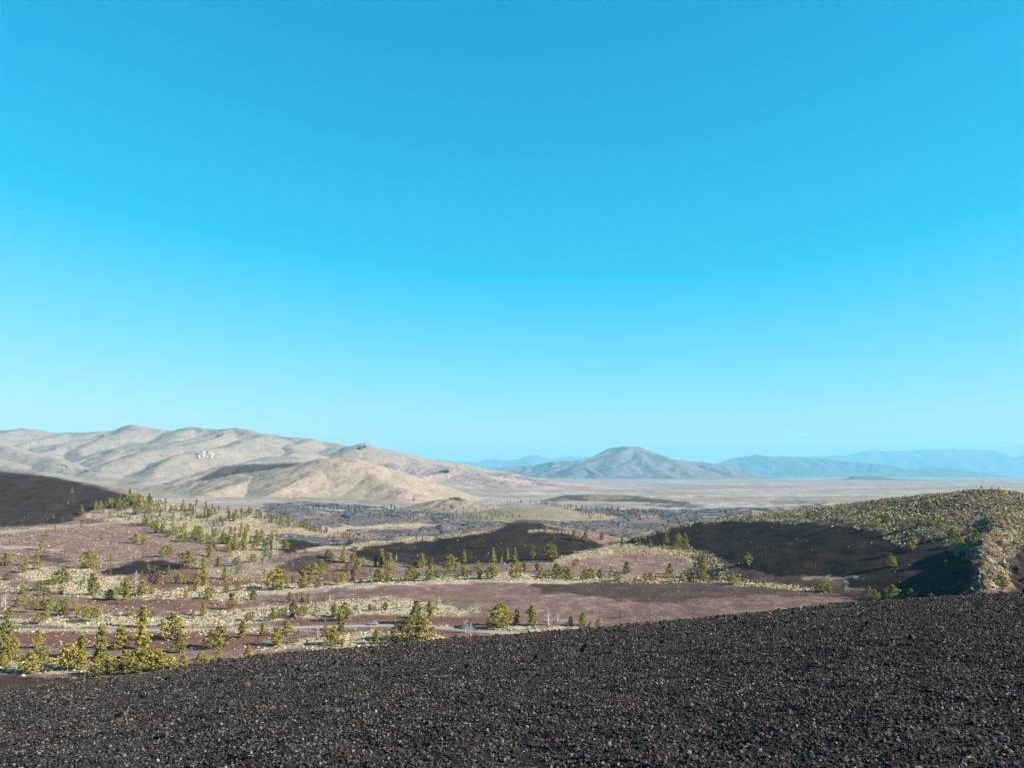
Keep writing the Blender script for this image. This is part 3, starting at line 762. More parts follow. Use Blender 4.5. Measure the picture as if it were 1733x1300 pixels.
# loose cinders on the slope
cs, fs, ts = [], [], []; off = 0
for (ya, yb, n, s0, s1, base) in ((4.0, 12, 200000, 0.006, 0.021, ICO), (12, 20, 175000, 0.011, 0.029, OCT), (20, 34, 155000, 0.018, 0.042, OCT), (34, 58, 90000, 0.030, 0.062, OCT)):
    y = np.sqrt(rng.uniform(ya ** 2, yb ** 2, n)); x = rng.uniform(-1, 1, n) * (0.74 * y + 5.5)
    u = rng.uniform(0, 1, n); sz = s0 + (s1 - s0) * u ** 2.5
    big = rng.uniform(0, 1, n) < 0.0012; sz = np.where(big, sz * rng.uniform(1.6, 2.6, n), sz)
    z = fore_h(x, y) + fore_lumps(x, y) + sz * rng.uniform(-0.1, 0.7, n)
    V, Fc = scatter(base, x, y, z, sz, rng, 0.35)
    cs.append(V); fs.append(Fc + off); off += len(V)
    ts.append(np.repeat(rng.uniform(0, 1, n), len(base[0])))
n = 420; y = np.sqrt(rng.uniform(14 ** 2, 50 ** 2, n)); x = rng.uniform(-0.8, 0.8, n) * y; sz = rng.uniform(0.05, 0.11, n) * (0.6 + y / 70)
V, Fc = scatter(ICO, x, y, fore_h(x, y) + fore_lumps(x, y) + sz * 0.35, sz, rng, 0.3); cs.append(V); fs.append(Fc + off); ts.append(np.repeat(rng.uniform(0, .8, n), 12))
grav = mesh_np("cinder_gravel", np.concatenate(cs), np.concatenate(fs), [M_GRAV], smooth=False)
set_attr(grav.data, "tone", np.concatenate(ts), 'FLOAT')
tag(grav, "loose black and brown volcanic cinders covering the near slope", "gravel", kind="stuff")
del cs, fs, ts

# ------------------------------------------------------------------ sagebrush
def make_shrub_mat(name="sagebrush_leaves", g=(1, 1, 1)):
    m, t, b = new_mat(name)
    tone = N(t, "ShaderNodeAttribute", attribute_name="tone").outputs["Fac"]
    pos = N(t, "ShaderNodeTexCoord").outputs["Object"]
    col = mixc(t, rmp(t, tone, 0.10, 0.45), (0.06875, 0.0624, 0.0253), (0.25, 0.2136, 0.1207))
    col = mixc(t, rmp(t, tone, 0.5, 1.0), col, (0.3464, 0.3005, 0.2084))
    col = mixc(t, rmp(t, noise(t, pos, 3.0, 2), 0.5, 0.35, 0, 0.6), col, (0.07992, 0.07033, 0.03677))
    col = mixc(t, 1.0, col, g, "MULTIPLY")
    t.links.new(col, b.inputs["Base Color"])
    return m
M_SHRUB = make_shrub_mat()
M_HSHRUB = make_shrub_mat("hillside_brush_leaves", (0.92, 0.79, 0.66))
def shrubs(name, label, n, xr, yr, dens_fn, smin, smax, seed, keep_max=45000, mat=None):
    r = np.random.default_rng(seed)
    y = np.sqrt(r.uniform(yr[0] ** 2, yr[1] ** 2, n)); tx = r.uniform(ray(xr[0], 900)[0], ray(xr[1], 900)[0], n); x = tx * y
    z = surf_h(x, y); zz = zones(x, y, z)
    p = dens_fn(zz, x, y, z)
    k = r.uniform(0, 1, n) < p
    x, y, z = x[k][:keep_max], y[k][:keep_max], z[k][:keep_max]
    sz = r.uniform(smin, smax, len(x)) * (0.7 + 0.6 * r.uniform(0, 1, len(x)) ** 2)
    V, Fc = scatter(ICO, x, y, z + sz * 0.22, sz, r, 0.45, 0.72)
    o = mesh_np(name, V, Fc, [mat or M_SHRUB], smooth=False)
    set_attr(o.data, "tone", np.repeat(r.uniform(0, 1, len(x)), 12), 'FLOAT')
    tag(o, label, "shrubs", kind="stuff")
    print(name, len(x))
def on_mound(x, y):
    return ss(0.1, 1.0, hillE.h(x, y) - ground_h(x, y))
def dens_valley(zz, x, y, z):
    cl = 0.5 + fbm(x, y, 9, 2, 77) * 0.9
    return np.clip(zz[:, 0] * cl * 1.2, 0, 1) + 0.05 * (zz[:, 3] < .3) * (1 - zz[:, 2]) * (1 - on_mound(x, y))
shrubs("sage_shrubs", "pale sagebrush clumps on the valley floor around the road", 260000, (-60, 1450), (235, 900), dens_valley, 0.22, 0.58, 5, keep_max=100000)
def dens_hill(zz, x, y, z):
    cl = 0.80 + fbm(x, y, 12, 3, 78) * 0.8
    return np.clip(zz[:, 0] * cl, 0, 1) + 0.004 * zz[:, 2]
shrubs("hillside_shrubs", "grey-green sagebrush covering the crest and spur of the right-hand crater hill", 130000, (1040, 1800), (300, 800), dens_hill, 0.20, 0.72, 6, keep_max=90000, mat=M_HSHRUB)

def tufts():
    r = np.random.default_rng(12); n = 150000
    y = np.sqrt(r.uniform(240 ** 2, 900 ** 2, n)); x = r.uniform(-0.62, 0.66, n) * y
    z = surf_h(x, y); zz = zones(x, y, z)
    p = np.clip(0.75 - zz[:, 0] - zz[:, 2] * 0.72 - zz[:, 3], 0.0, 1) * np.clip(0.6 + fbm(x, y, 18, 2, 88) * 1.6, 0.1, 1) * (1 - 0.55 * on_mound(x, y))
    k = r.uniform(0, 1, n) < p
    x, y, z = x[k], y[k], z[k]
    sz = r.uniform(0.10, 0.24, len(x)) * (1 + (r.uniform(0, 1, len(x)) < .06) * 1.2 * (1 - on_mound(x, y)))
    V, Fc = scatter(OCT, x, y, z + sz * .2, sz, r, 0.4, 0.8)
    o = mesh_np("scattered_tufts", V, Fc, [M_SHRUB], smooth=False)
    set_attr(o.data, "tone", np.repeat(r.uniform(0, 1, len(x)), 6), 'FLOAT')
    tag(o, "small dry tufts and stones dotted over the mauve cinders", "tufts", kind="stuff"); print("tufts", len(x))
tufts()

# ------------------------------------------------------------------ road
def make_road_mat():
    m, t, b = new_mat("grey_road")
    pos = N(t, "ShaderNodeTexCoord").outputs["Object"]
    f = noise(t, pos, 1.2, 4, 0.6)
    col = mixc(t, rmp(t, f, 0.3, 0.7), (0.1648, 0.145, 0.1231), (0.2088, 0.1831, 0.155))
    t.links.new(col, b.inputs["Base Color"]); return m
from itertools import accumulate
def catmull(P, n):
    P = np.array(P); out = []
    for i in range(len(P) - 1):
        p0, p1, p2, p3 = P[max(i - 1, 0)], P[i], P[i + 1], P[min(i + 2, len(P) - 1)]
        for t in np.linspace(0, 1, n, endpoint=False):
            out.append(0.5 * ((2 * p1) + (-p0 + p2) * t + (2 * p0 - 5 * p1 + 4 * p2 - p3) * t * t + (-p0 + 3 * p1 - 3 * p2 + p3) * t ** 3))
    out.append(P[-1]); return np.array(out)
rc = catmull(road_c, 14)
tg = np.gradient(rc, axis=0); tg /= np.linalg.norm(tg, axis=1)[:, None]; nr = np.stack([-tg[:, 1], tg[:, 0]], 1)
offs = [(-3.3, -0.6), (-2.7, 0.06), (-1.4, 0.10), (0, 0.13), (1.4, 0.10), (2.7, 0.06), (3.3, -0.6)]
co = []
zc = surf_h(rc[:, 0], rc[:, 1])
for ox, oz in offs:
    q = rc + nr * ox; co.append(np.stack([q[:, 0], q[:, 1], np.maximum(zc, surf_h(q[:, 0], q[:, 1])) + oz], 1))
co = np.stack(co, 1)
road = mesh_np("road", co.reshape(-1, 3), grid_faces(len(rc), len(offs)), [make_road_mat()])
tag(road, kind="structure")

# ------------------------------------------------------------------ trees
def leaf_mat(name, ca, cb, cc):
    m, t, b = new_mat(name)
    b.inputs["Roughness"].default_value = 0.8
    oi = N(t, "ShaderNodeObjectInfo").outputs["Random"]
    pos = N(t, "ShaderNodeTexCoord").outputs["Object"]
    col = mixc(t, rmp(t, noise(t, pos, 9.0, 2), 0.35, 0.65), ca, cb)
    col = mixc(t, mth(t, 'MULTIPLY', mth(t, 'POWER', oi, 1.8), 0.75), col, cc)
    t.links.new(col, b.inputs["Base Color"])
    tr = N(t, "ShaderNodeBsdfTranslucent"); t.links.new(col, tr.inputs[0])
    mx = N(t, "ShaderNodeMixShader"); mx.inputs[0].default_value = 0.2
    t.links.new(b.outputs[0], mx.inputs[1]); t.links.new(tr.outputs[0], mx.inputs[2])
    t.links.new(mx.outputs[0], t.nodes["Material Output"].inputs[0])
    return m
M_LEAF = leaf_mat("pine_needles", (0.135, 0.117, 0.019), (0.30, 0.252, 0.038), (0.085, 0.088, 0.026))
M_LEAFD = leaf_mat("dark_pine_needles", (0.04766, 0.05446, 0.02723), (0.0817, 0.0817, 0.03404), (0.04085, 0.04766, 0.02383))
M_RUST = leaf_mat("rust_needles", (0.085, 0.050, 0.028), (0.17, 0.105, 0.060), (0.10, 0.085, 0.045))
m_, t_, b_ = new_mat("bark"); b_.inputs["Base Color"].default_value = (0.12, 0.095, 0.075, 1); M_BARK = m_
m_, t_, b_ = new_mat("bleached_wood"); b_.inputs["Base Color"].default_value = (0.29, 0.26, 0.245, 1); M_GREYW = m_

def tube(path, rad, k=5):
    path = np.array(path, float); n = len(path); V = []
    for i in range(n):
        d = path[min(i + 1, n - 1)] - path[max(i - 1, 0)]; d /= np.linalg.norm(d) + 1e-9
        a = np.cross(d, (0.3, 0.9, 0.2)); a /= np.linalg.norm(a); b = np.cross(d, a)
        for j in range(k):
            t = 2 * math.pi * j / k; V.append(path[i] + rad[i] * (math.cos(t) * a + math.sin(t) * b))
    F = []
    for i in range(n - 1):
        for j in range(k):
            F.append((i * k + j, i * k + (j + 1) % k, (i + 1) * k + (j + 1) % k, (i + 1) * k + j))
    return np.array(V), np.array(F)

def join(parts):
    V, F, off = [], [], 0
    for v, f in parts:
        V.append(v); F.append(f + off); off += len(v)
    return np.concatenate(V), np.concatenate(F)

def tree_geo(seed, form, n_clump, n_leaf, leaf, wid):
    """unit-height tree: trunk with limbs, crown of leaf-sized faces gathered in tufts"""
    r = np.random.default_rng(seed)
    lean = r.normal(0, 0.03, 2) if form != 'lean' else np.array([0.28, 0.05])
    zs = np.linspace(-0.04, 0.93, 6)
    path = [(lean[0] * z * z + r.normal(0, .006), lean[1] * z * z + r.normal(0, .006), z) for z in zs]
    parts = [tube(path, np.interp(zs, [-.04, .93], [0.030, 0.005]), 6)]
    cl = []
    for i in range(n_clump):
        u = (i + r.uniform(0, 1)) / n_clump
        a = i * 2.399 + r.normal(0, .5)
        if form == 'cone': z = 0.06 + 0.92 * u; prof = wid * (1 - u) ** 0.75 * (0.75 + 0.25 * math.sin(u * 19 + seed)) + 0.02
        elif form == 'round': z = 0.07 + 0.86 * u; prof = wid * math.sin(math.pi * min(max(u * .92 + .1, 0), 1)) ** 0.6
        elif form == 'broad': z = 0.10 + 0.82 * u; prof = wid * math.sin(math.pi * min(u * .85 + .22, 1)) ** 0.5 * (0.8 + 0.35 * math.sin(a * 1.5 + seed))
        elif form == 'lean': z = 0.22 + 0.7 * u; prof = wid * math.sin(math.pi * (u * .8 + .15)) ** .6
        else: z = 0.08 + 0.88 * u; prof = wid * (1 - u * .6) * (0.6 + 0.4 * math.sin(u * 9 + seed))
        rad = prof * r.uniform(0.25, 1.0) ** 0.6
        c = np.array([rad * math.cos(a) + lean[0] * z * z, rad * math.sin(a) + lean[1] * z * z, z + r.normal(0, .02)])
        cl.append((c, 0.035 + 0.055 * r.uniform() + 0.05 * prof))
        if i % 3 == 0:
            zz = max(z - 0.06, 0.03)
            parts.append(tube([(lean[0] * zz * zz, lean[1] * zz * zz, zz), c], [0.010, 0.003], 3))
    tv, tf = join(parts)
    n = n_clump * n_leaf
    cen = np.repeat(np.array([c for c, _ in cl]), n_leaf, 0); cr = np.repeat(np.array([q for _, q in cl]), n_leaf)
    d = r.normal(size=(n, 3)); d /= np.linalg.norm(d, axis=1)[:, None]
    P = cen + d * (cr * r.uniform(0.3, 1, n) ** .5)[:, None] * np.array([1, 1, .75])
    a = r.normal(size=(n, 3)) + d * 0.3 + np.array([0, 0, .3]); a /= np.linalg.norm(a, axis=1)[:, None]
    b = np.cross(a, r.normal(size=(n, 3))); b /= np.linalg.norm(b, axis=1)[:, None]
    s = leaf * r.uniform(.6, 1.4, n)[:, None]
    q = np.stack([P - a * s, P + b * s * .45, P + a * s, P - b * s * .45], 1).reshape(-1, 3)
    return tv, tf, q, np.arange(4 * n).reshape(-1, 4)

def dead_geo(seed):
    r = np.random.default_rng(seed)
    path = [(r.normal(0, .015), r.normal(0, .015), z) for z in np.linspace(-.03, .95, 7)]
    parts = [tube(path, np.linspace(.035, .006, 7), 5)]
    tips = []
    for i in range(26):
        z = r.uniform(.15, .92); a = r.uniform(0, 6.28); L = r.uniform(.12, .34) * (1.15 - z * .8)
        p0 = np.array([0, 0, z]); p1 = p0 + L * .6 * np.array([math.cos(a), math.sin(a), r.uniform(-.05, .5)])
        p2 = p1 + L * .5 * np.array([math.cos(a + .5), math.sin(a + .5), r.uniform(0, .9)])
        parts.append(tube([p0, p1, p2], [.013, .008, .003], 3))
        for _ in range(3):
            q = p1 + r.normal(0, .07, 3); parts.append(tube([p1, q, q + r.normal(0, .05, 3)], [.006, .005, .002], 3))
    return join(parts)

variants = {}
spec = {'p': [('round', .32), ('cone', .42), ('irr', .36), ('cone', .37), ('irr', .40), ('broad', .36)],
        'c': [('cone', .27), ('cone', .31), ('irr', .24)],
        'b': [('broad', .52), ('broad', .46), ('round', .46), ('broad', .56)],
        'l': [('lean', .42)], 'r': [('irr', .27), ('round', .26)]}
sd = 100
for k_, lst in spec.items():
    variants[k_] = []
    for form, wd in lst:
        sd += 1
        tv, tf, lv, lf_ = tree_geo(sd, form, 60 if form != 'cone' else 66, 26, 0.036 if k_ != 'b' else 0.042, wd)
        lm = M_RUST if k_ == 'r' else M_LEAF
        trunk = mesh_np("trunk", tv, tf, [M_BARK], link=False); crown = mesh_np("crown", lv, lf_, [lm], smooth=False, link=False)
        allv, allf = join([(tv, tf), (lv, lf_)])
        whole = mesh_np("pine_tree", allv, allf, [M_BARK, lm], smooth=False, face_mat=[0] * len(tf) + [1] * len(lf_), link=False)
        variants[k_].append((trunk, crown, whole))
variants['d'] = []
for s_ in range(3):
    v_, f_ = dead_geo(300 + s_)
    variants['d'].append(mesh_np("dead_tree", v_, f_, [M_GREYW], link=False))

TREES = """11,957,20,b 69,931,14,p 74,941,10,p 40,943,5,p 44,958,14,p 62,953,14,p 63,964,12,b 40,970,16,p 13,982,12,b 151,962,31,b 170,960,18,d 110,939,8,b 106,987,24,b
90,990,12,b 67,1000,16,b 77,1009,14,b 37,1005,13,c 137,990,7,r 158,1007,32,c 184,1015,16,b 198,1007,12,b 214,1017,32,p 14,1018,9,p 8,1033,24,d 29,1028,14,p 16,1048,18,b 50,1037,18,l
82,1034,20,p 95,1019,9,p 101,1042,25,l 110,1043,14,r 127,1034,14,p 138,1047,20,l 152,1053,24,l 172,1043,12,d 67,1057,20,l 181,1059,8,b
10,1080,28,b 5,1100,25,b 19,1118,32,p 4,1130,20,b 64,1098,27,p 50,1139,32,b 114,1134,38,b 137,1112,32,c 137,1135,30,p 143,1150,8,b 170,1118,48,c 203,1100,34,p 162,1145,26,b 178,1144,25,b 197,1142,27,b 213,1141,36,b 86,1107,4,b
242,948,8,p 254,931,4,b 278,944,20,l 317,960,26,b 354,943,18,p 367,933,7,p 361,925,10,p 346,965,20,p 369,960,14,p 399,957,12,b 426,950,10,b 228,1003,40,d 262,990,28,r 303,986,14,b 381,981,18,p 346,990,24,p 333,991,18,p
240,1008,22,p 257,1005,12,p 314,1014,12,p 322,1002,12,p 330,1001,12,r 337,1014,9,p 353,1014,18,b 383,1004,12,b 266,1017,9,b 326,1021,7,b 391,1032,25,p 424,1018,12,r 241,1062,32,p 258,1045,10,p 344,1043,20,p 327,1048,12,p 372,1044,9,b 420,1052,14,l
238,1100,42,p 291,1082,40,b 303,1106,32,p 371,1097,34,b 410,1080,26,p 231,1139,36,b 248,1138,38,b 263,1136,34,b 276,1135,26,b 294,1134,12,b 310,1131,20,p 341,1128,22,b 328,1128,8,b 371,1121,24,p 362,1124,8,b 381,1122,8,b 419,1118,22,p
449,933,13,p 459,932,16,r 483,931,14,b 457,940,8,p 492,943,8,b 430,951,12,b 443,955,10,b 469,998,38,b 496,987,12,p 513,996,26,p 524,990,14,p 538,995,14,p 553,983,10,p 532,973,18,b 542,968,18,b 557,945,14,b 581,954,18,p 596,955,14,p 605,967,20,p 601,939,8,p 582,934,10,p
572,991,20,l 570,967,8,p 597,986,22,r 610,988,7,r 635,960,18,c 627,972,10,p 428,1016,16,r 458,1016,5,b 490,1020,16,p 511,1019,12,p 521,1020,12,p 496,1044,25,r 509,1047,18,l 475,1047,16,l 462,1051,20,p 444,1034,12,d 558,1016,9,d 552,1034,14,d 566,1044,18,p 581,1052,28,p 626,1034,10,r
444,1077,20,p 454,1081,10,b 467,1094,28,p 486,1076,22,p 497,1089,10,p 551,1074,14,p 565,1078,16,p 563,1094,26,b 579,1096,12,p 577,1068,24,p 537,1080,16,d 594,1091,5,b 646,960,26,c 659,961,22,p 671,950,10,d 640,987,22,p 658,986,26,p 678,986,8,b 714,962,22,p 704,962,12,p 731,957,11,b
696,984,22,b 728,983,24,p 740,979,12,p 754,975,10,b 762,966,24,b 776,952,10,p 784,952,18,c 771,979,8,p 785,975,14,b 797,975,10,b 808,965,14,p 812,981,18,p 833,981,24,b 834,951,20,c 848,954,12,c 652,1033,12,r 705,1056,34,p 690,1085,38,b 716,1083,34,b 729,1047,26,p 742,1032,18,d 637,1091,22,p 654,1091,14,b
787,1072,22,d 796,1077,20,d 808,1078,6,b 845,1063,36,b 858,948,18,c 871,949,18,c 901,946,18,p 933,947,27,p 872,981,30,p 888,967,14,p 909,968,14,p 914,981,14,p 924,979,14,l 942,976,20,b 956,981,16,b 963,982,18,p 973,962,14,l 992,965,5,c 990,982,16,b 1000,981,18,p 1015,980,14,r 1034,969,8,c 1046,983,14,b 1051,1047,11,p
874,1058,24,p 901,1059,30,p 928,1059,26,d 944,1054,16,d 965,1059,14,c 986,1060,20,p 999,1066,12,p 1013,1064,14,p 1053,923,12,c 1082,923,10,b 1101,928,12,c 1127,921,15,p 1149,929,23,p 1160,931,24,p 1150,941,7,p 1191,967,24,p 1265,955,17,p 1061,971,18,p 1134,973,18,p 1129,982,14,p 1139,983,10,p
1074,984,8,b 1092,983,12,b 1101,983,12,b 1110,984,9,b 1154,985,13,p 1167,985,14,p 1174,985,8,p 1187,985,20,b 1202,986,7,b 1214,987,4,b 1240,990,14,b 1343,998,10,b 1390,1003,16,b 1403,1004,14,p 1471,1013,18,b 1482,1014,12,b 1380,962,6,c 1371,876,10,p 1482,861,10,p 1246,873,6,p 1270,870,9,p 1177,885,10,b 1421,884,6,b
1543,931,19,p 1510,960,19,p 1512,1020,26,b 1543,1021,22,b 1577,1018,12,b 1601,959,11,p 1582,928,8,p 1564,920,12,r 1572,888,12,p 1612,910,14,b 1611,918,7,p 1643,939,10,b 1696,994,18,b 1658,1000,12,r 1654,913,12,b 1717,897,8,b 1480,893,13,b 1500,885,12,p 1530,899,13,b 1556,892,12,b 1590,896,15,p 1600,884,10,b 1625,922,14,b 1640,905,14,p 1648,922,12,b 1440,887,9,b 1672,900,10,b 1664,955,10,b 1330,886,8,b 1661,829,6,b 1679,831,6,b 1690,833,8,b 1709,839,8,b 1730,845,8,b 1532,842,4,b
122,836,10,p 151,826,4,p 115,854,6,p 204,843,7,p 219,841,13,c 195,834,3,p 138,861,7,p 138,871,12,p 144,882,7,b 106,882,7,p 138,892,8,b 171,916,10,b 231,920,16,b 243,923,12,p 90,878,7,p 79,908,10,b 93,898,7,b 17,922,8,b
923,902,7,b 938,906,10,p 938,917,10,p 944,904,8,b 951,904,8,b 956,905,7,p 962,907,8,b 971,914,15,p 982,906,6,p 991,917,16,p 1018,914,10,r 1033,924,6,r 705,914,8,p 715,915,6,b 738,912,6,p 745,912,6,b 766,909,5,p 616,914,7,p 598,912,6,r 1053,905,4,b"""
TL = []
for tok in TREES.split():
    a = tok.split(',')
    TL.append([float(a[0]), float(a[1]), float(a[2]), a[3], 'near'])
# wooded belt over the dark hill's shoulder and the ridge behind
def in_poly(x, y, P):
    ins = False
    for i in range(len(P)):
        (xa, ya), (xb, yb) = P[i], P[(i + 1) % len(P)]
        if (ya > y) != (yb > y) and x < (xb - xa) * (y - ya) / (yb - ya) + xa: ins = not ins
    return ins
def belt(poly, n, h0, h1, kinds, tagname, mind=4.0):
    xs = [p[0] for p in poly]; ys = [p[1] for p in poly]; got = []
    tries = 0
    while len(got) < n and tries < 20000:
        tries += 1
        x, y = random.uniform(min(xs), max(xs)), random.uniform(min(ys), max(ys))
        if not in_poly(x, y, poly): continue
        if any(abs(x - g[0]) < mind and abs(y - g[1]) < mind * .5 for g in got): continue
        got.append((x, y))
    for x, y in got: TL.append([x, y, random.uniform(h0, h1), random.choice(kinds), tagname])
belt([(158, 864), (200, 853), (222, 846), (262, 850), (272, 868), (235, 872), (200, 864), (170, 866)], 34, 9, 14, 'ppcb', 'belt', 4)
belt([(222, 844), (330, 857), (400, 867), (420, 875), (410, 885), (330, 880), (270, 868)], 42, 7, 12, 'pppc', 'belt', 5)
belt([(160, 868), (270, 870), (410, 886), (440, 895), (420, 905), (330, 900), (240, 882), (170, 880)], 40, 6, 10, 'ppbr', 'belt', 6)
belt([(240, 885), (330, 902), (420, 907), (470, 912), (460, 930), (400, 938), (350, 930), (300, 918), (258, 905)], 66, 9, 15, 'ppcb', 'belt', 5)
belt([(415, 868), (430, 868), (520, 889), (600, 911), (596, 914), (520, 899), (430, 880)], 58, 6, 10, 'ppb', 'crest', 3)
belt([(60, 930), (330, 938), (420, 940), (420, 965), (340, 970), (180, 950), (60, 945)], 9, 4, 8, 'pb', 'near', 9)
belt([(20, 985), (420, 1000), (420, 1050), (10, 1050)], 18, 5, 10, 'pbb', 'near', 9)
belt([(440, 1075), (620, 1072), (640, 1092), (440, 1100)], 8, 5, 9, 'pb', 'near', 9)
belt([(430, 935), (620, 935), (640, 980), (450, 985)], 18, 6, 12, 'pbb', 'near', 8)
belt([(630, 958), (1060, 965), (1060, 981), (640, 985)], 26, 5, 11, 'pbb', 'near', 8)
belt([(430, 1010), (620, 1015), (600, 1045), (430, 1050)], 12, 6, 11, 'pbb', 'near', 9)
belt([(0, 1000), (230, 1000), (230, 1050), (0, 1050)], 16, 8, 14, 'bbl', 'near', 9)
belt([(0, 940), (220, 945), (220, 1000), (0, 1000)], 12, 6, 12, 'bpb', 'near', 9)
belt([(230, 960), (430, 965), (430, 1010), (230, 1010)], 16, 7, 13, 'bpb', 'near', 9)
belt([(0, 1085), (140, 1090), (140, 1135), (0, 1130)], 6, 12, 20, 'b', 'near', 9)
# distant dark pines by the lava
FAR = [(520, 864), (530, 864), (540, 863), (548, 862), (558, 863), (565, 863), (571, 863), (577, 862), (585, 863), (590, 862), (600, 863), (604, 863), (608, 863), (613, 863), (618, 862), (623, 862), (645, 862), (650, 862), (655, 862), (662, 862), (668, 863), (678, 864), (700, 851), (882, 852), (897, 853), (907, 854), (917, 854), (922, 855), (926, 855), (934, 857), (938, 858), (943, 859), (948, 860), (955, 860), (961, 861), (966, 861), (975, 861), (985, 862), (992, 862), (1000, 863), (1009, 864), (1019, 863), (1029, 865), (1036, 865), (1046, 866), (1062, 867), (1067, 868), (1073, 868), (1078, 868), (1088, 869), (1093, 870)]
for x, y in FAR: TL.append([x, y, random.uniform(5, 8.5), 'f', 'far'])
belt([(560, 868), (860, 868), (900, 878), (700, 884), (560, 876)], 95, 3, 6, 'f', 'far', 5)
belt([(960, 862), (1100, 866), (1190, 872), (1150, 882), (1000, 880)], 75, 3, 6, 'f', 'far', 4)
belt([(720, 858), (840, 860), (860, 876), (760, 880)], 24, 3, 5, 'f', 'far', 5)
belt([(820, 848), (880, 851), (880, 854), (820, 851)], 8, 2, 4, 'f', 'far', 5)

ax = np.array([t[0] for t in TL]); ay = np.array([t[1] for t in TL])
X, Y, Z, OK = cast(ax, ay)
ents = []
for i, t in enumerate(TL):
    if not OK[i] or Y[i] > 3100: continue
    hm = t[2] * Y[i] / FPX * (1.12 if t[3] != "f" else 1.0)
    hm = min(max(hm, 1.0), 13.0)
    ents.append(dict(px=t[0], py=t[1], h=t[2], k=t[3], z=t[4], loc=(float(X[i]), float(Y[i]), float(Z[i])), hm=hm))
live = sorted([e for e in ents if e['k'] in 'pcbl' and e['z'] != 'far'], key=lambda e: -e['h'])
print("trees", len(ents), "live", len(live))
indiv = live[:286]
rest = live[286:] + [e for e in ents if e['z'] == 'far']
dead = [e for e in ents if e['k'] == 'd']
rust = [e for e in ents if e['k'] == 'r']

def zone_of(e):
    x, y = e['px'], e['py']
    if x > 1060 and y < 1024:
        if y < 850: return "on the right-hand hill's skyline"
        if x > 1495 and y < 1005: return "on the shrubby spur and crater wall at right"
        if y > 1000: return "behind the near slope's right-hand crest"
        if y > 977: return "behind the crest of the rounded mound"
        if y < 900: return "along the crater hill's long crest"
        return "near the foot of the dark crater wall"
    if x > 835 and 1040 < y: return "on the road's far side by its right end"
    if y >= 1104 and x < 230: return "at the black slope's edge, far left"
    if y >= 1104: return "at the black slope's edge, past the left clump"
    if y >= 1070 and x < 430: return "below the road, left of the car"
    if y >= 1070: return "below the road, nearest the car"
    if y >= 1024 and x < 230: return "on pale sage above the road, far left"
    if y >= 1024 and x < 430: return "on pale sage above the road, left side"
    if y >= 1008 and x >= 430: return "on pale sage above the road, near the car"
    if y >= 978 and x < 230: return "on sage flats two strips above the road"
    if y >= 978 and x < 430: return "along the thin red cinder strips"
    if y >= 968 and x < 640: return "left of the pale mound-top track"
    if y >= 968 and x < 800: return "behind the track, left of centre"
    if y >= 968: return "behind the track, right of centre"
    if y >= 930 and x < 230: return "on mauve cinders at mid-left"
    if y >= 930 and x < 430: return "around the small black cinder patch"
    if y >= 930 and x < 640: return "on the cinder rise at centre-left"
    if y >= 930 and x < 1060: return "at the foot of the central dark hill"
    if x < 155: return "alone on the dark left hill"
    if y >= 915 and x < 300: return "below the wooded belt, left end"
    if y >= 905 and x < 480: return "in the lower part of the wooded belt"
    if x < 275: return "at the top of the wooded belt"
    if x < 420: return "in the middle of the wooded belt"
    if x < 640: return "along the ridge before the lava"
    return "along the central dark hill's crest"

ORD = ["leftmost", "second", "third", "fourth", "fifth", "sixth", "seventh", "eighth", "ninth", "tenth", "eleventh", "twelfth", "thirteenth", "fourteenth", "fifteenth", "sixteenth", "seventeenth", "eighteenth", "nineteenth", "twentieth"]
TENS = {20: "twenty", 30: "thirty", 40: "forty", 50: "fifty", 60: "sixty", 70: "seventy"}
def ordinal(i):
    n = i + 1
    if n <= 20: return ORD[i]
    t, u = n // 10 * 10, n % 10
    if u == 0: return TENS[t][:-1] + "ieth"
    return TENS[t] + "-" + (["first"] + ORD[1:9])[u - 1]
ADJ = {'p': 'upright', 'c': 'narrow', 'b': 'bushy', 'l': 'wind-swept'}
GRP = {'p': 'pines scattered over the cinder valley'}
def label_all(lst, noun, adjf):
    by = {}
    for e in lst: by.setdefault((zone_of(e), adjf(e)), []).append(e)
    for (z, a), es in by.items():
        es.sort(key=lambda e: e['px'])
        for i, e in enumerate(es):
            if len(es) == 1: e['label'] = f"{a} {noun} {z}"
            elif i == 0: e['label'] = f"{a} {noun} {z}, leftmost"
            elif i == len(es) - 1: e['label'] = f"{a} {noun} {z}, rightmost"
            else: e['label'] = f"{a} {noun} {z}, {ordinal(i)}" + (" from left" if len(f"{a} {noun} {z}".split()) < 14 else "")
label_all(indiv, "pine", lambda e: ("tall " if e['h'] >= 22 else "small " if e['h'] < 10 else "") + ADJ[e['k']])
label_all(dead, "grey dead tree", lambda e: "bare")
label_all(rust, "half-dead pine", lambda e: "rust-brown")

def place(o, e, rs):
    o.location = e['loc']; o.rotation_euler = (0, 0, 0 if e['k'] == 'l' else rs.uniform(0, 6.28))
    wv = rs.uniform(1.0, 1.35)
    o.scale = (e['hm'] * wv, e['hm'] * wv, e['hm'])
rs = random.Random(3)
for e in indiv + rust:
    tm, cm, wm = rs.choice(variants[e['k']])
    nm = "pine_tree" if e['k'] != 'r' else "withered_pine"
    if e['h'] >= 12:
        root = bpy.data.objects.new(nm, None); C.objects.link(root); root.empty_display_size = .2
        for mm, pn_ in ((tm, "trunk"), (cm, "crown")):
            c = bpy.data.objects.new(pn_, mm); C.objects.link(c); c.parent = root
    else:
        root = bpy.data.objects.new(nm, wm); C.objects.link(root)
    place(root, e, rs)
    tag(root, e['label'], "tree", "pines scattered over the cinder valley" if e['k'] != 'r' else "rust-brown withered pines")
for e in dead:
    o = bpy.data.objects.new("dead_tree", rs.choice(variants['d'])); C.objects.link(o); place(o, e, rs)
    tag(o, e['label'], "dead tree", "bare grey dead trees")

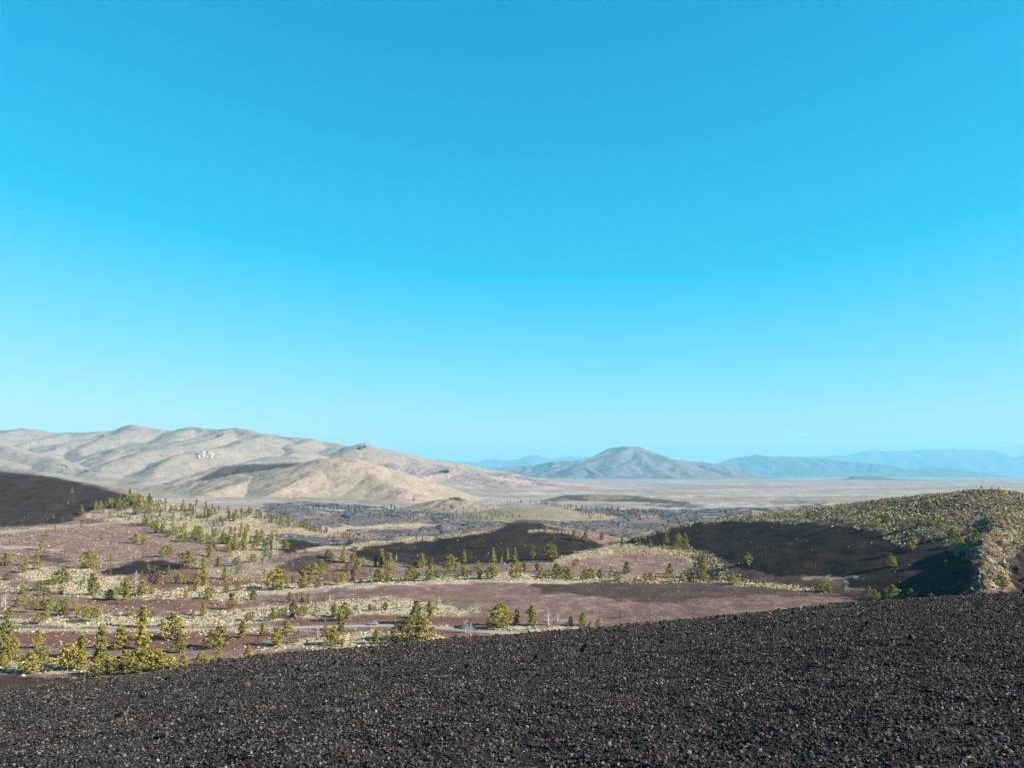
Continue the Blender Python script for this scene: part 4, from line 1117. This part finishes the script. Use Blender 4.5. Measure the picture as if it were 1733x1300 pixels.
# the many small far trees, one mass
tv, tf, lv, lf_ = tree_geo(777, 'cone', 16, 9, 0.085, .30)
tv2, tf2, lv2, lf2 = tree_geo(778, 'round', 16, 9, 0.085, .34)
for nm, es, mat, lab in (("distant_pines", [e for e in rest if e['z'] == 'far'], M_LEAFD, "dark pines scattered along the lava field and the plain"),
                         ("belt_pines", [e for e in rest if e['z'] != 'far'], M_LEAF, "small pines filling the wooded belt over the left hill")):
    if not es: continue
    VV, FF, MI, off = [], [], [], 0
    for e in es:
        a = rs.uniform(0, 6.28); ca, sa = math.cos(a), math.sin(a)
        tvv, tff, lvv, lff = (tv, tf, lv, lf_) if rs.random() < .6 else (tv2, tf2, lv2, lf2)
        v, f = join([(tvv, tff), (lvv, lff)])
        q = v @ np.array([[ca, sa, 0], [-sa, ca, 0], [0, 0, 1]]) * e['hm'] + np.array(e['loc'])
        VV.append(q); FF.append(f + off); off += len(v); MI += [0] * len(tff) + [1] * len(lff)
    o = mesh_np(nm, np.concatenate(VV), np.concatenate(FF), [M_BARK, mat], smooth=False, face_mat=MI)
    tag(o, lab, "trees", kind="stuff")

# ------------------------------------------------------------------ car and roadside marker
def simple_mat(name, col, rough=0.4, metal=0.0, spec=0.5, coat=0.0):
    m, t, b = new_mat(name)
    pos = N(t, "ShaderNodeTexCoord").outputs["Object"]
    c = mixc(t, rmp(t, noise(t, pos, 6, 3), .3, .7, 0, .25), col, tuple(v * .8 for v in col))
    t.links.new(c, b.inputs["Base Color"])
    b.inputs["Roughness"].default_value = rough; b.inputs["Metallic"].default_value = metal
    b.inputs["Specular IOR Level"].default_value = spec; b.inputs["Coat Weight"].default_value = coat
    return m
MP = simple_mat("blue_silver_paint", (0.24, 0.344, 0.4), .3, .4, .5, .6)
MG = simple_mat("dark_glass", (0.016, 0.024, 0.032), .08, 0, .8)
MT = simple_mat("tyre_rubber", (0.016, 0.016, 0.016), .9)
MR = simple_mat("alloy", (0.4, 0.4, 0.416), .3, .9)
ML = simple_mat("lamp_glass", (0.64, 0.64, 0.624), .1)
MRD = simple_mat("red_lamp_glass", (0.36, 0.016, 0.016), .2)
MW = simple_mat("white_sign_paint", (0.64, 0.624, 0.592), .6)

def loft(sections):
    """sections: list of closed loops with the same count, capped at both ends"""
    k = len(sections[0]); V = [p for s in sections for p in s]; F = []
    for i in range(len(sections) - 1):
        for j in range(k): F.append((i * k + j, i * k + (j + 1) % k, (i + 1) * k + (j + 1) % k, (i + 1) * k + j))
    me_f = [list(f) for f in F] + [list(range(k))[::-1], [(len(sections) - 1) * k + j for j in range(k)]]
    return V, me_f
def pymesh(name, V, F, mat, parent, smooth=True):
    me = bpy.data.meshes.new(name); me.from_pydata([tuple(v) for v in V], [], F); me.materials.append(mat)
    for p in me.polygons: p.use_smooth = smooth
    o = bpy.data.objects.new(name, me); C.objects.link(o); o.parent = parent
    return o
def body_sections():
    # x along the car (front at -x), half width and heights of belt line and underside
    prof = [(-2.28, .62, .62, .40), (-2.18, .80, .78, .28), (-1.9, .88, .90, .25), (-1.2, .91, .98, .25), (-.7, .92, 1.03, .25), (.4, .92, 1.05, .25), (1.4, .92, 1.08, .25), (2.0, .88, 1.07, .28), (2.2, .80, 1.0, .36), (2.27, .66, .85, .45)]
    S = []
    for x, w_, top, bot in prof:
        S.append([(x, -w_ * .9, bot), (x, w_ * .9, bot), (x, w_, bot + .16), (x, w_, top - .2), (x, w_ * .93, top - .04), (x, w_ * .8, top), (x, -w_ * .8, top), (x, -w_ * .93, top - .04), (x, -w_, top - .2), (x, -w_, bot + .16)])
    return S
cxr, cyr, czr, _ = cast([631], [1061.5])
car = bpy.data.objects.new("car", None); C.objects.link(car)
ci = int(np.argmin(np.hypot(rc[:, 0] - cxr[0], rc[:, 1] - cyr[0])))
car.location = (rc[ci, 0] + nr[ci, 0] * 1.2, rc[ci, 1] + nr[ci, 1] * 1.2, float(np.maximum(zc[ci], -90)) + 0.16)
car.rotation_euler = (0, 0, math.atan2(tg[ci, 1], tg[ci, 0]))
tag(car, "blue-grey car driving left along the pale valley road", "car")
body = pymesh("body", *loft(body_sections()), MP, car)
# cabin: glass band below, painted roof above
def cabin(z0, z1, inset0, inset1):
    out = []
    for x0, x1, w0 in ((0, 0, 0),): pass
    fr0, rr0 = -1.0, 2.05; fr1, rr1 = -.35, 1.7
    def ring(t, z):
        xf, xr = fr0 + (fr1 - fr0) * t, rr0 + (rr1 - rr0) * t; w_ = .84 - .17 * t
        return [(xf, -w_ * .85, z), (xf, w_ * .85, z), (xf + .18, w_, z), (xr - .12, w_, z), (xr, w_ * .85, z), (xr, -w_ * .85, z), (xr - .12, -w_, z), (xf + .18, -w_, z)]
    return [ring(inset0, z0), ring(inset1, z1)]
pymesh("windows", *loft(cabin(1.02, 1.48, 0, 1)), MG, car, False)
S = cabin(1.48, 1.54, 1, 1.05); top = [[(x * .96 + .02, y * .9, 1.60) for x, y, z in S[1]]]
pymesh("roof", *loft(S + top), MP, car)
for sx in (-.38, .55, 1.45):
    for s in (-1, 1):
        pymesh("pillar", *loft([[(sx - .04, s * .845, 1.0), (sx + .04, s * .845, 1.0), (sx + .04, s * .80, 1.0), (sx - .04, s * .80, 1.0)], [(sx - .02, s * .69, 1.5), (sx + .06, s * .69, 1.5), (sx + .06, s * .64, 1.5), (sx - .02, s * .64, 1.5)]]), MP, car, False)
def ringv(x, y, r, z, n=18): return [(x + r * math.cos(2 * math.pi * i / n), y, z + r * math.sin(2 * math.pi * i / n)) for i in range(n)]
for x in (-1.42, 1.40):
    for s in (-1, 1):
        wh = pymesh("wheel", *loft([ringv(x, s * .70, .30, .34), ringv(x, s * .72, .34, .34), ringv(x, s * .90, .34, .34), ringv(x, s * .935, .30, .34)]), MT, car)
        rm = pymesh("rim", *loft([ringv(x, s * .90, .21, .34), ringv(x, s * .945, .20, .34), ringv(x, s * .93, .06, .34)]), MR, wh)
for s in (-1, 1):
    pymesh("headlight", *loft([[(-2.24, s * .50, .62), (-2.24, s * .76, .64), (-2.20, s * .76, .76), (-2.20, s * .50, .74)], [(-2.10, s * .50, .62), (-2.10, s * .80, .64), (-2.08, s * .80, .78), (-2.08, s * .50, .76)]]), ML, car, False)
    pymesh("taillight", *loft([[(2.20, s * .60, .82), (2.20, s * .84, .82), (2.18, s * .84, .98), (2.18, s * .60, .98)], [(2.26, s * .60, .83), (2.25, s * .78, .83), (2.23, s * .78, .97), (2.24, s * .60, .97)]]), MRD, car, False)
    pymesh("mirror", *loft([[(-.72, s * .90, 1.02), (-.60, s * .90, 1.02), (-.60, s * .90, 1.14), (-.72, s * .90, 1.14)], [(-.70, s * 1.08, 1.04), (-.62, s * 1.08, 1.04), (-.62, s * 1.08, 1.15), (-.70, s * 1.08, 1.15)]]), MP, car, False)

sx_, sy_, sz_, _ = cast([728.5], [1057.5])
sg = bpy.data.objects.new("road_sign", None); C.objects.link(sg); sg.location = (sx_[0], sy_[0], sz_[0] - .05)
tag(sg, "small white panel sign standing on the road's far verge", "sign")
def box(x0, x1, y0, y1, z0, z1):
    return [(x0, y0, z0), (x1, y0, z0), (x1, y1, z0), (x0, y1, z0), (x0, y0, z1), (x1, y0, z1), (x1, y1, z1), (x0, y1, z1)], [[0, 3, 2, 1], [4, 5, 6, 7], [0, 1, 5, 4], [1, 2, 6, 5], [2, 3, 7, 6], [3, 0, 4, 7]]
pymesh("panel", *box(-.6, .6, -.03, .03, .45, 1.1), MW, sg, False)
for s in (-.45, .45): pymesh("post", *box(s - .04, s + .04, .032, .11, 0, 1.05), M_BARK, sg, False)

# ------------------------------------------------------------------ rock outcrops on the far range (pale crags)
def make_rock():
    m, t, b = new_mat("pale_crag")
    pos = N(t, "ShaderNodeTexCoord").outputs["Object"]
    f = noise(t, pos, 0.06, 4, .7)
    t.links.new(mixc(t, rmp(t, f, .35, .6), (0.09, 0.075, 0.066), (0.26, 0.235, 0.21)), b.inputs["Base Color"]); return m

from mathutils.bvhtree import BVHTree
def crag(name, host, px, py, wpx, hpx, n, label, mat, seed):
    me = host.data; vv = np.empty(len(me.vertices) * 3, np.float32); me.vertices.foreach_get("co", vv); vv = vv.reshape(-1, 3)
    r = np.random.default_rng(seed); V, Fc, off = [], [], 0
    ox = r.uniform(-.5, .5, n) * wpx; oy = r.uniform(-.35, .45, n) * hpx
    for i in range(n):
        tx, tz = ray(px + ox[i], py + oy[i])
        ang = vv[:, 0] / vv[:, 1] - tx; sel = np.abs(ang) < 0.0012
        c = vv[sel]; d = c[:, 2] - tz * c[:, 1]; c = c[np.abs(d) < 12]
        if not len(c): continue
        p = c[np.argmin(c[:, 1])]; sc = p[1] / FPX
        w_ = sc * wpx / n ** .5 * .72 * r.uniform(.7, 1.3)
        v, f = scatter(ICO, np.array([0.]), np.array([0.]), np.array([0.]), np.array([1.0]), r, .3)
        v = v * np.array([w_, w_, min(w_ * r.uniform(1.0, 2.2), sc * hpx * .5)]) + p + np.array([0, 0, w_ * .2])
        V.append(v); Fc.append(f + off); off += len(v)
    if V:
        o = mesh_np(name, np.concatenate(V), np.concatenate(Fc), [mat], smooth=False); tag(o, label, "rock outcrop", "rock outcrops on the far hills")
M_CRAG = make_rock(); m_, t_, b_ = new_mat("dark_crag"); b_.inputs["Base Color"].default_value = (0.045, 0.04, 0.04, 1); M_DCRAG = m_
RG = bpy.data.objects["mountain_range"]; PK = bpy.data.objects["pink_hills"]
crag("rock_outcrop", RG, 346, 768, 26, 11, 26, "pale jagged crag standing out on the left mountain's slope", M_CRAG, 1)
crag("rock_outcrop", RG, 615, 756, 12, 6, 9, "dark rocks on the sharp peak between the cone and the blue mountains", M_DCRAG, 2)
crag("rock_outcrop", RG, 371, 737, 7, 3, 5, "small dark rock just below the left range's crest", M_DCRAG, 3)
crag("rock_outcrop", PK, 752, 795, 16, 4, 10, "dark broken rocks along the pink hill's top", M_DCRAG, 4)

# ------------------------------------------------------------------ clouds, far beyond the haze
m, t, b = new_mat("cloud_white"); b.inputs["Base Color"].default_value = (0.9, 0.9, 0.9, 1)
tr = N(t, "ShaderNodeBsdfTranslucent"); tr.inputs[0].default_value = (.9, .9, .9, 1)
mx = N(t, "ShaderNodeMixShader"); mx.inputs[0].default_value = 0.5
tp = N(t, "ShaderNodeBsdfTransparent"); mx2 = N(t, "ShaderNodeMixShader")
lw = N(t, "ShaderNodeLayerWeight"); lw.inputs[0].default_value = 0.35
t.links.new(b.outputs[0], mx.inputs[1]); t.links.new(tr.outputs[0], mx.inputs[2])
t.links.new(rmp(t, lw.outputs["Facing"], 0.1, 0.95, 0.25, 1.0), mx2.inputs[0]); t.links.new(mx.outputs[0], mx2.inputs[1]); t.links.new(tp.outputs[0], mx2.inputs[2])
t.links.new(mx2.outputs[0], t.nodes["Material Output"].inputs[0]); M_CLOUD = m
for (px, py, wpx, hpx, lab) in ((905, 759, 18, 4, "tiny white cloud above the blue peaks left of the dome mountain"), (1040, 754, 9, 4, "faint small cloud just left of the dome mountain's top"), (1222, 769, 11, 3, "tiny white cloud right of the dome mountain"), (1345, 735, 80, 2.5, "long thin cloud wisp over the blue hills"), (1712, 746, 50, 5, "pale cloud streak above the far range at the right edge")):
    D = 90000.0; p = pt(px, py, D); u = D / FPX
    cs, fs, off = [], [], 0
    r_ = np.random.default_rng(int(px))
    nb = int(6 + wpx / 4)
    cx = r_.uniform(-.5, .5, nb) * wpx * u * .8
    V, Fc = scatter(ICO, cx, r_.normal(0, 200, nb), r_.normal(0, .18, nb) * hpx * u, np.full(nb, hpx * u * .4) * r_.uniform(.6, 1.1, nb), r_, .25, .6)
    V[:, 0] = V[:, 0] * 1.0 + (V[:, 0] - np.repeat(cx, 12)) * 2.2
    o = mesh_np("cloud", V + np.array(p), Fc, [M_CLOUD], smooth=True)
    md = o.modifiers.new("s", 'SUBSURF'); md.levels = md.render_levels = 2
    tag(o, lab, "cloud", "small clouds low over the far mountains")

# ------------------------------------------------------------------ air
hm_ = bpy.data.materials.new("haze_air"); hm_.use_nodes = True; ht = hm_.node_tree
ht.nodes.remove(ht.nodes["Principled BSDF"])
pv = ht.nodes.new("ShaderNodeVolumePrincipled")
pv.inputs["Color"].default_value = (0.185, 0.505, 0.69, 1)
pv.inputs["Absorption Color"].default_value = (0, 0, 0, 1)
pv.inputs["Density"].default_value = 3.6e-5
pv.inputs["Anisotropy"].default_value = 0.0
ht.links.new(pv.outputs[0], ht.nodes["Material Output"].inputs["Volume"])
V, F = box(-75000, 75000, -62000, 62000, -420, 1500)
me = bpy.data.meshes.new("haze"); me.from_pydata(V, [], F); me.materials.append(hm_)
hz = bpy.data.objects.new("haze", me); C.objects.link(hz)
tag(hz, "thin blue air over the whole valley and the far mountains", "haze", kind="stuff")
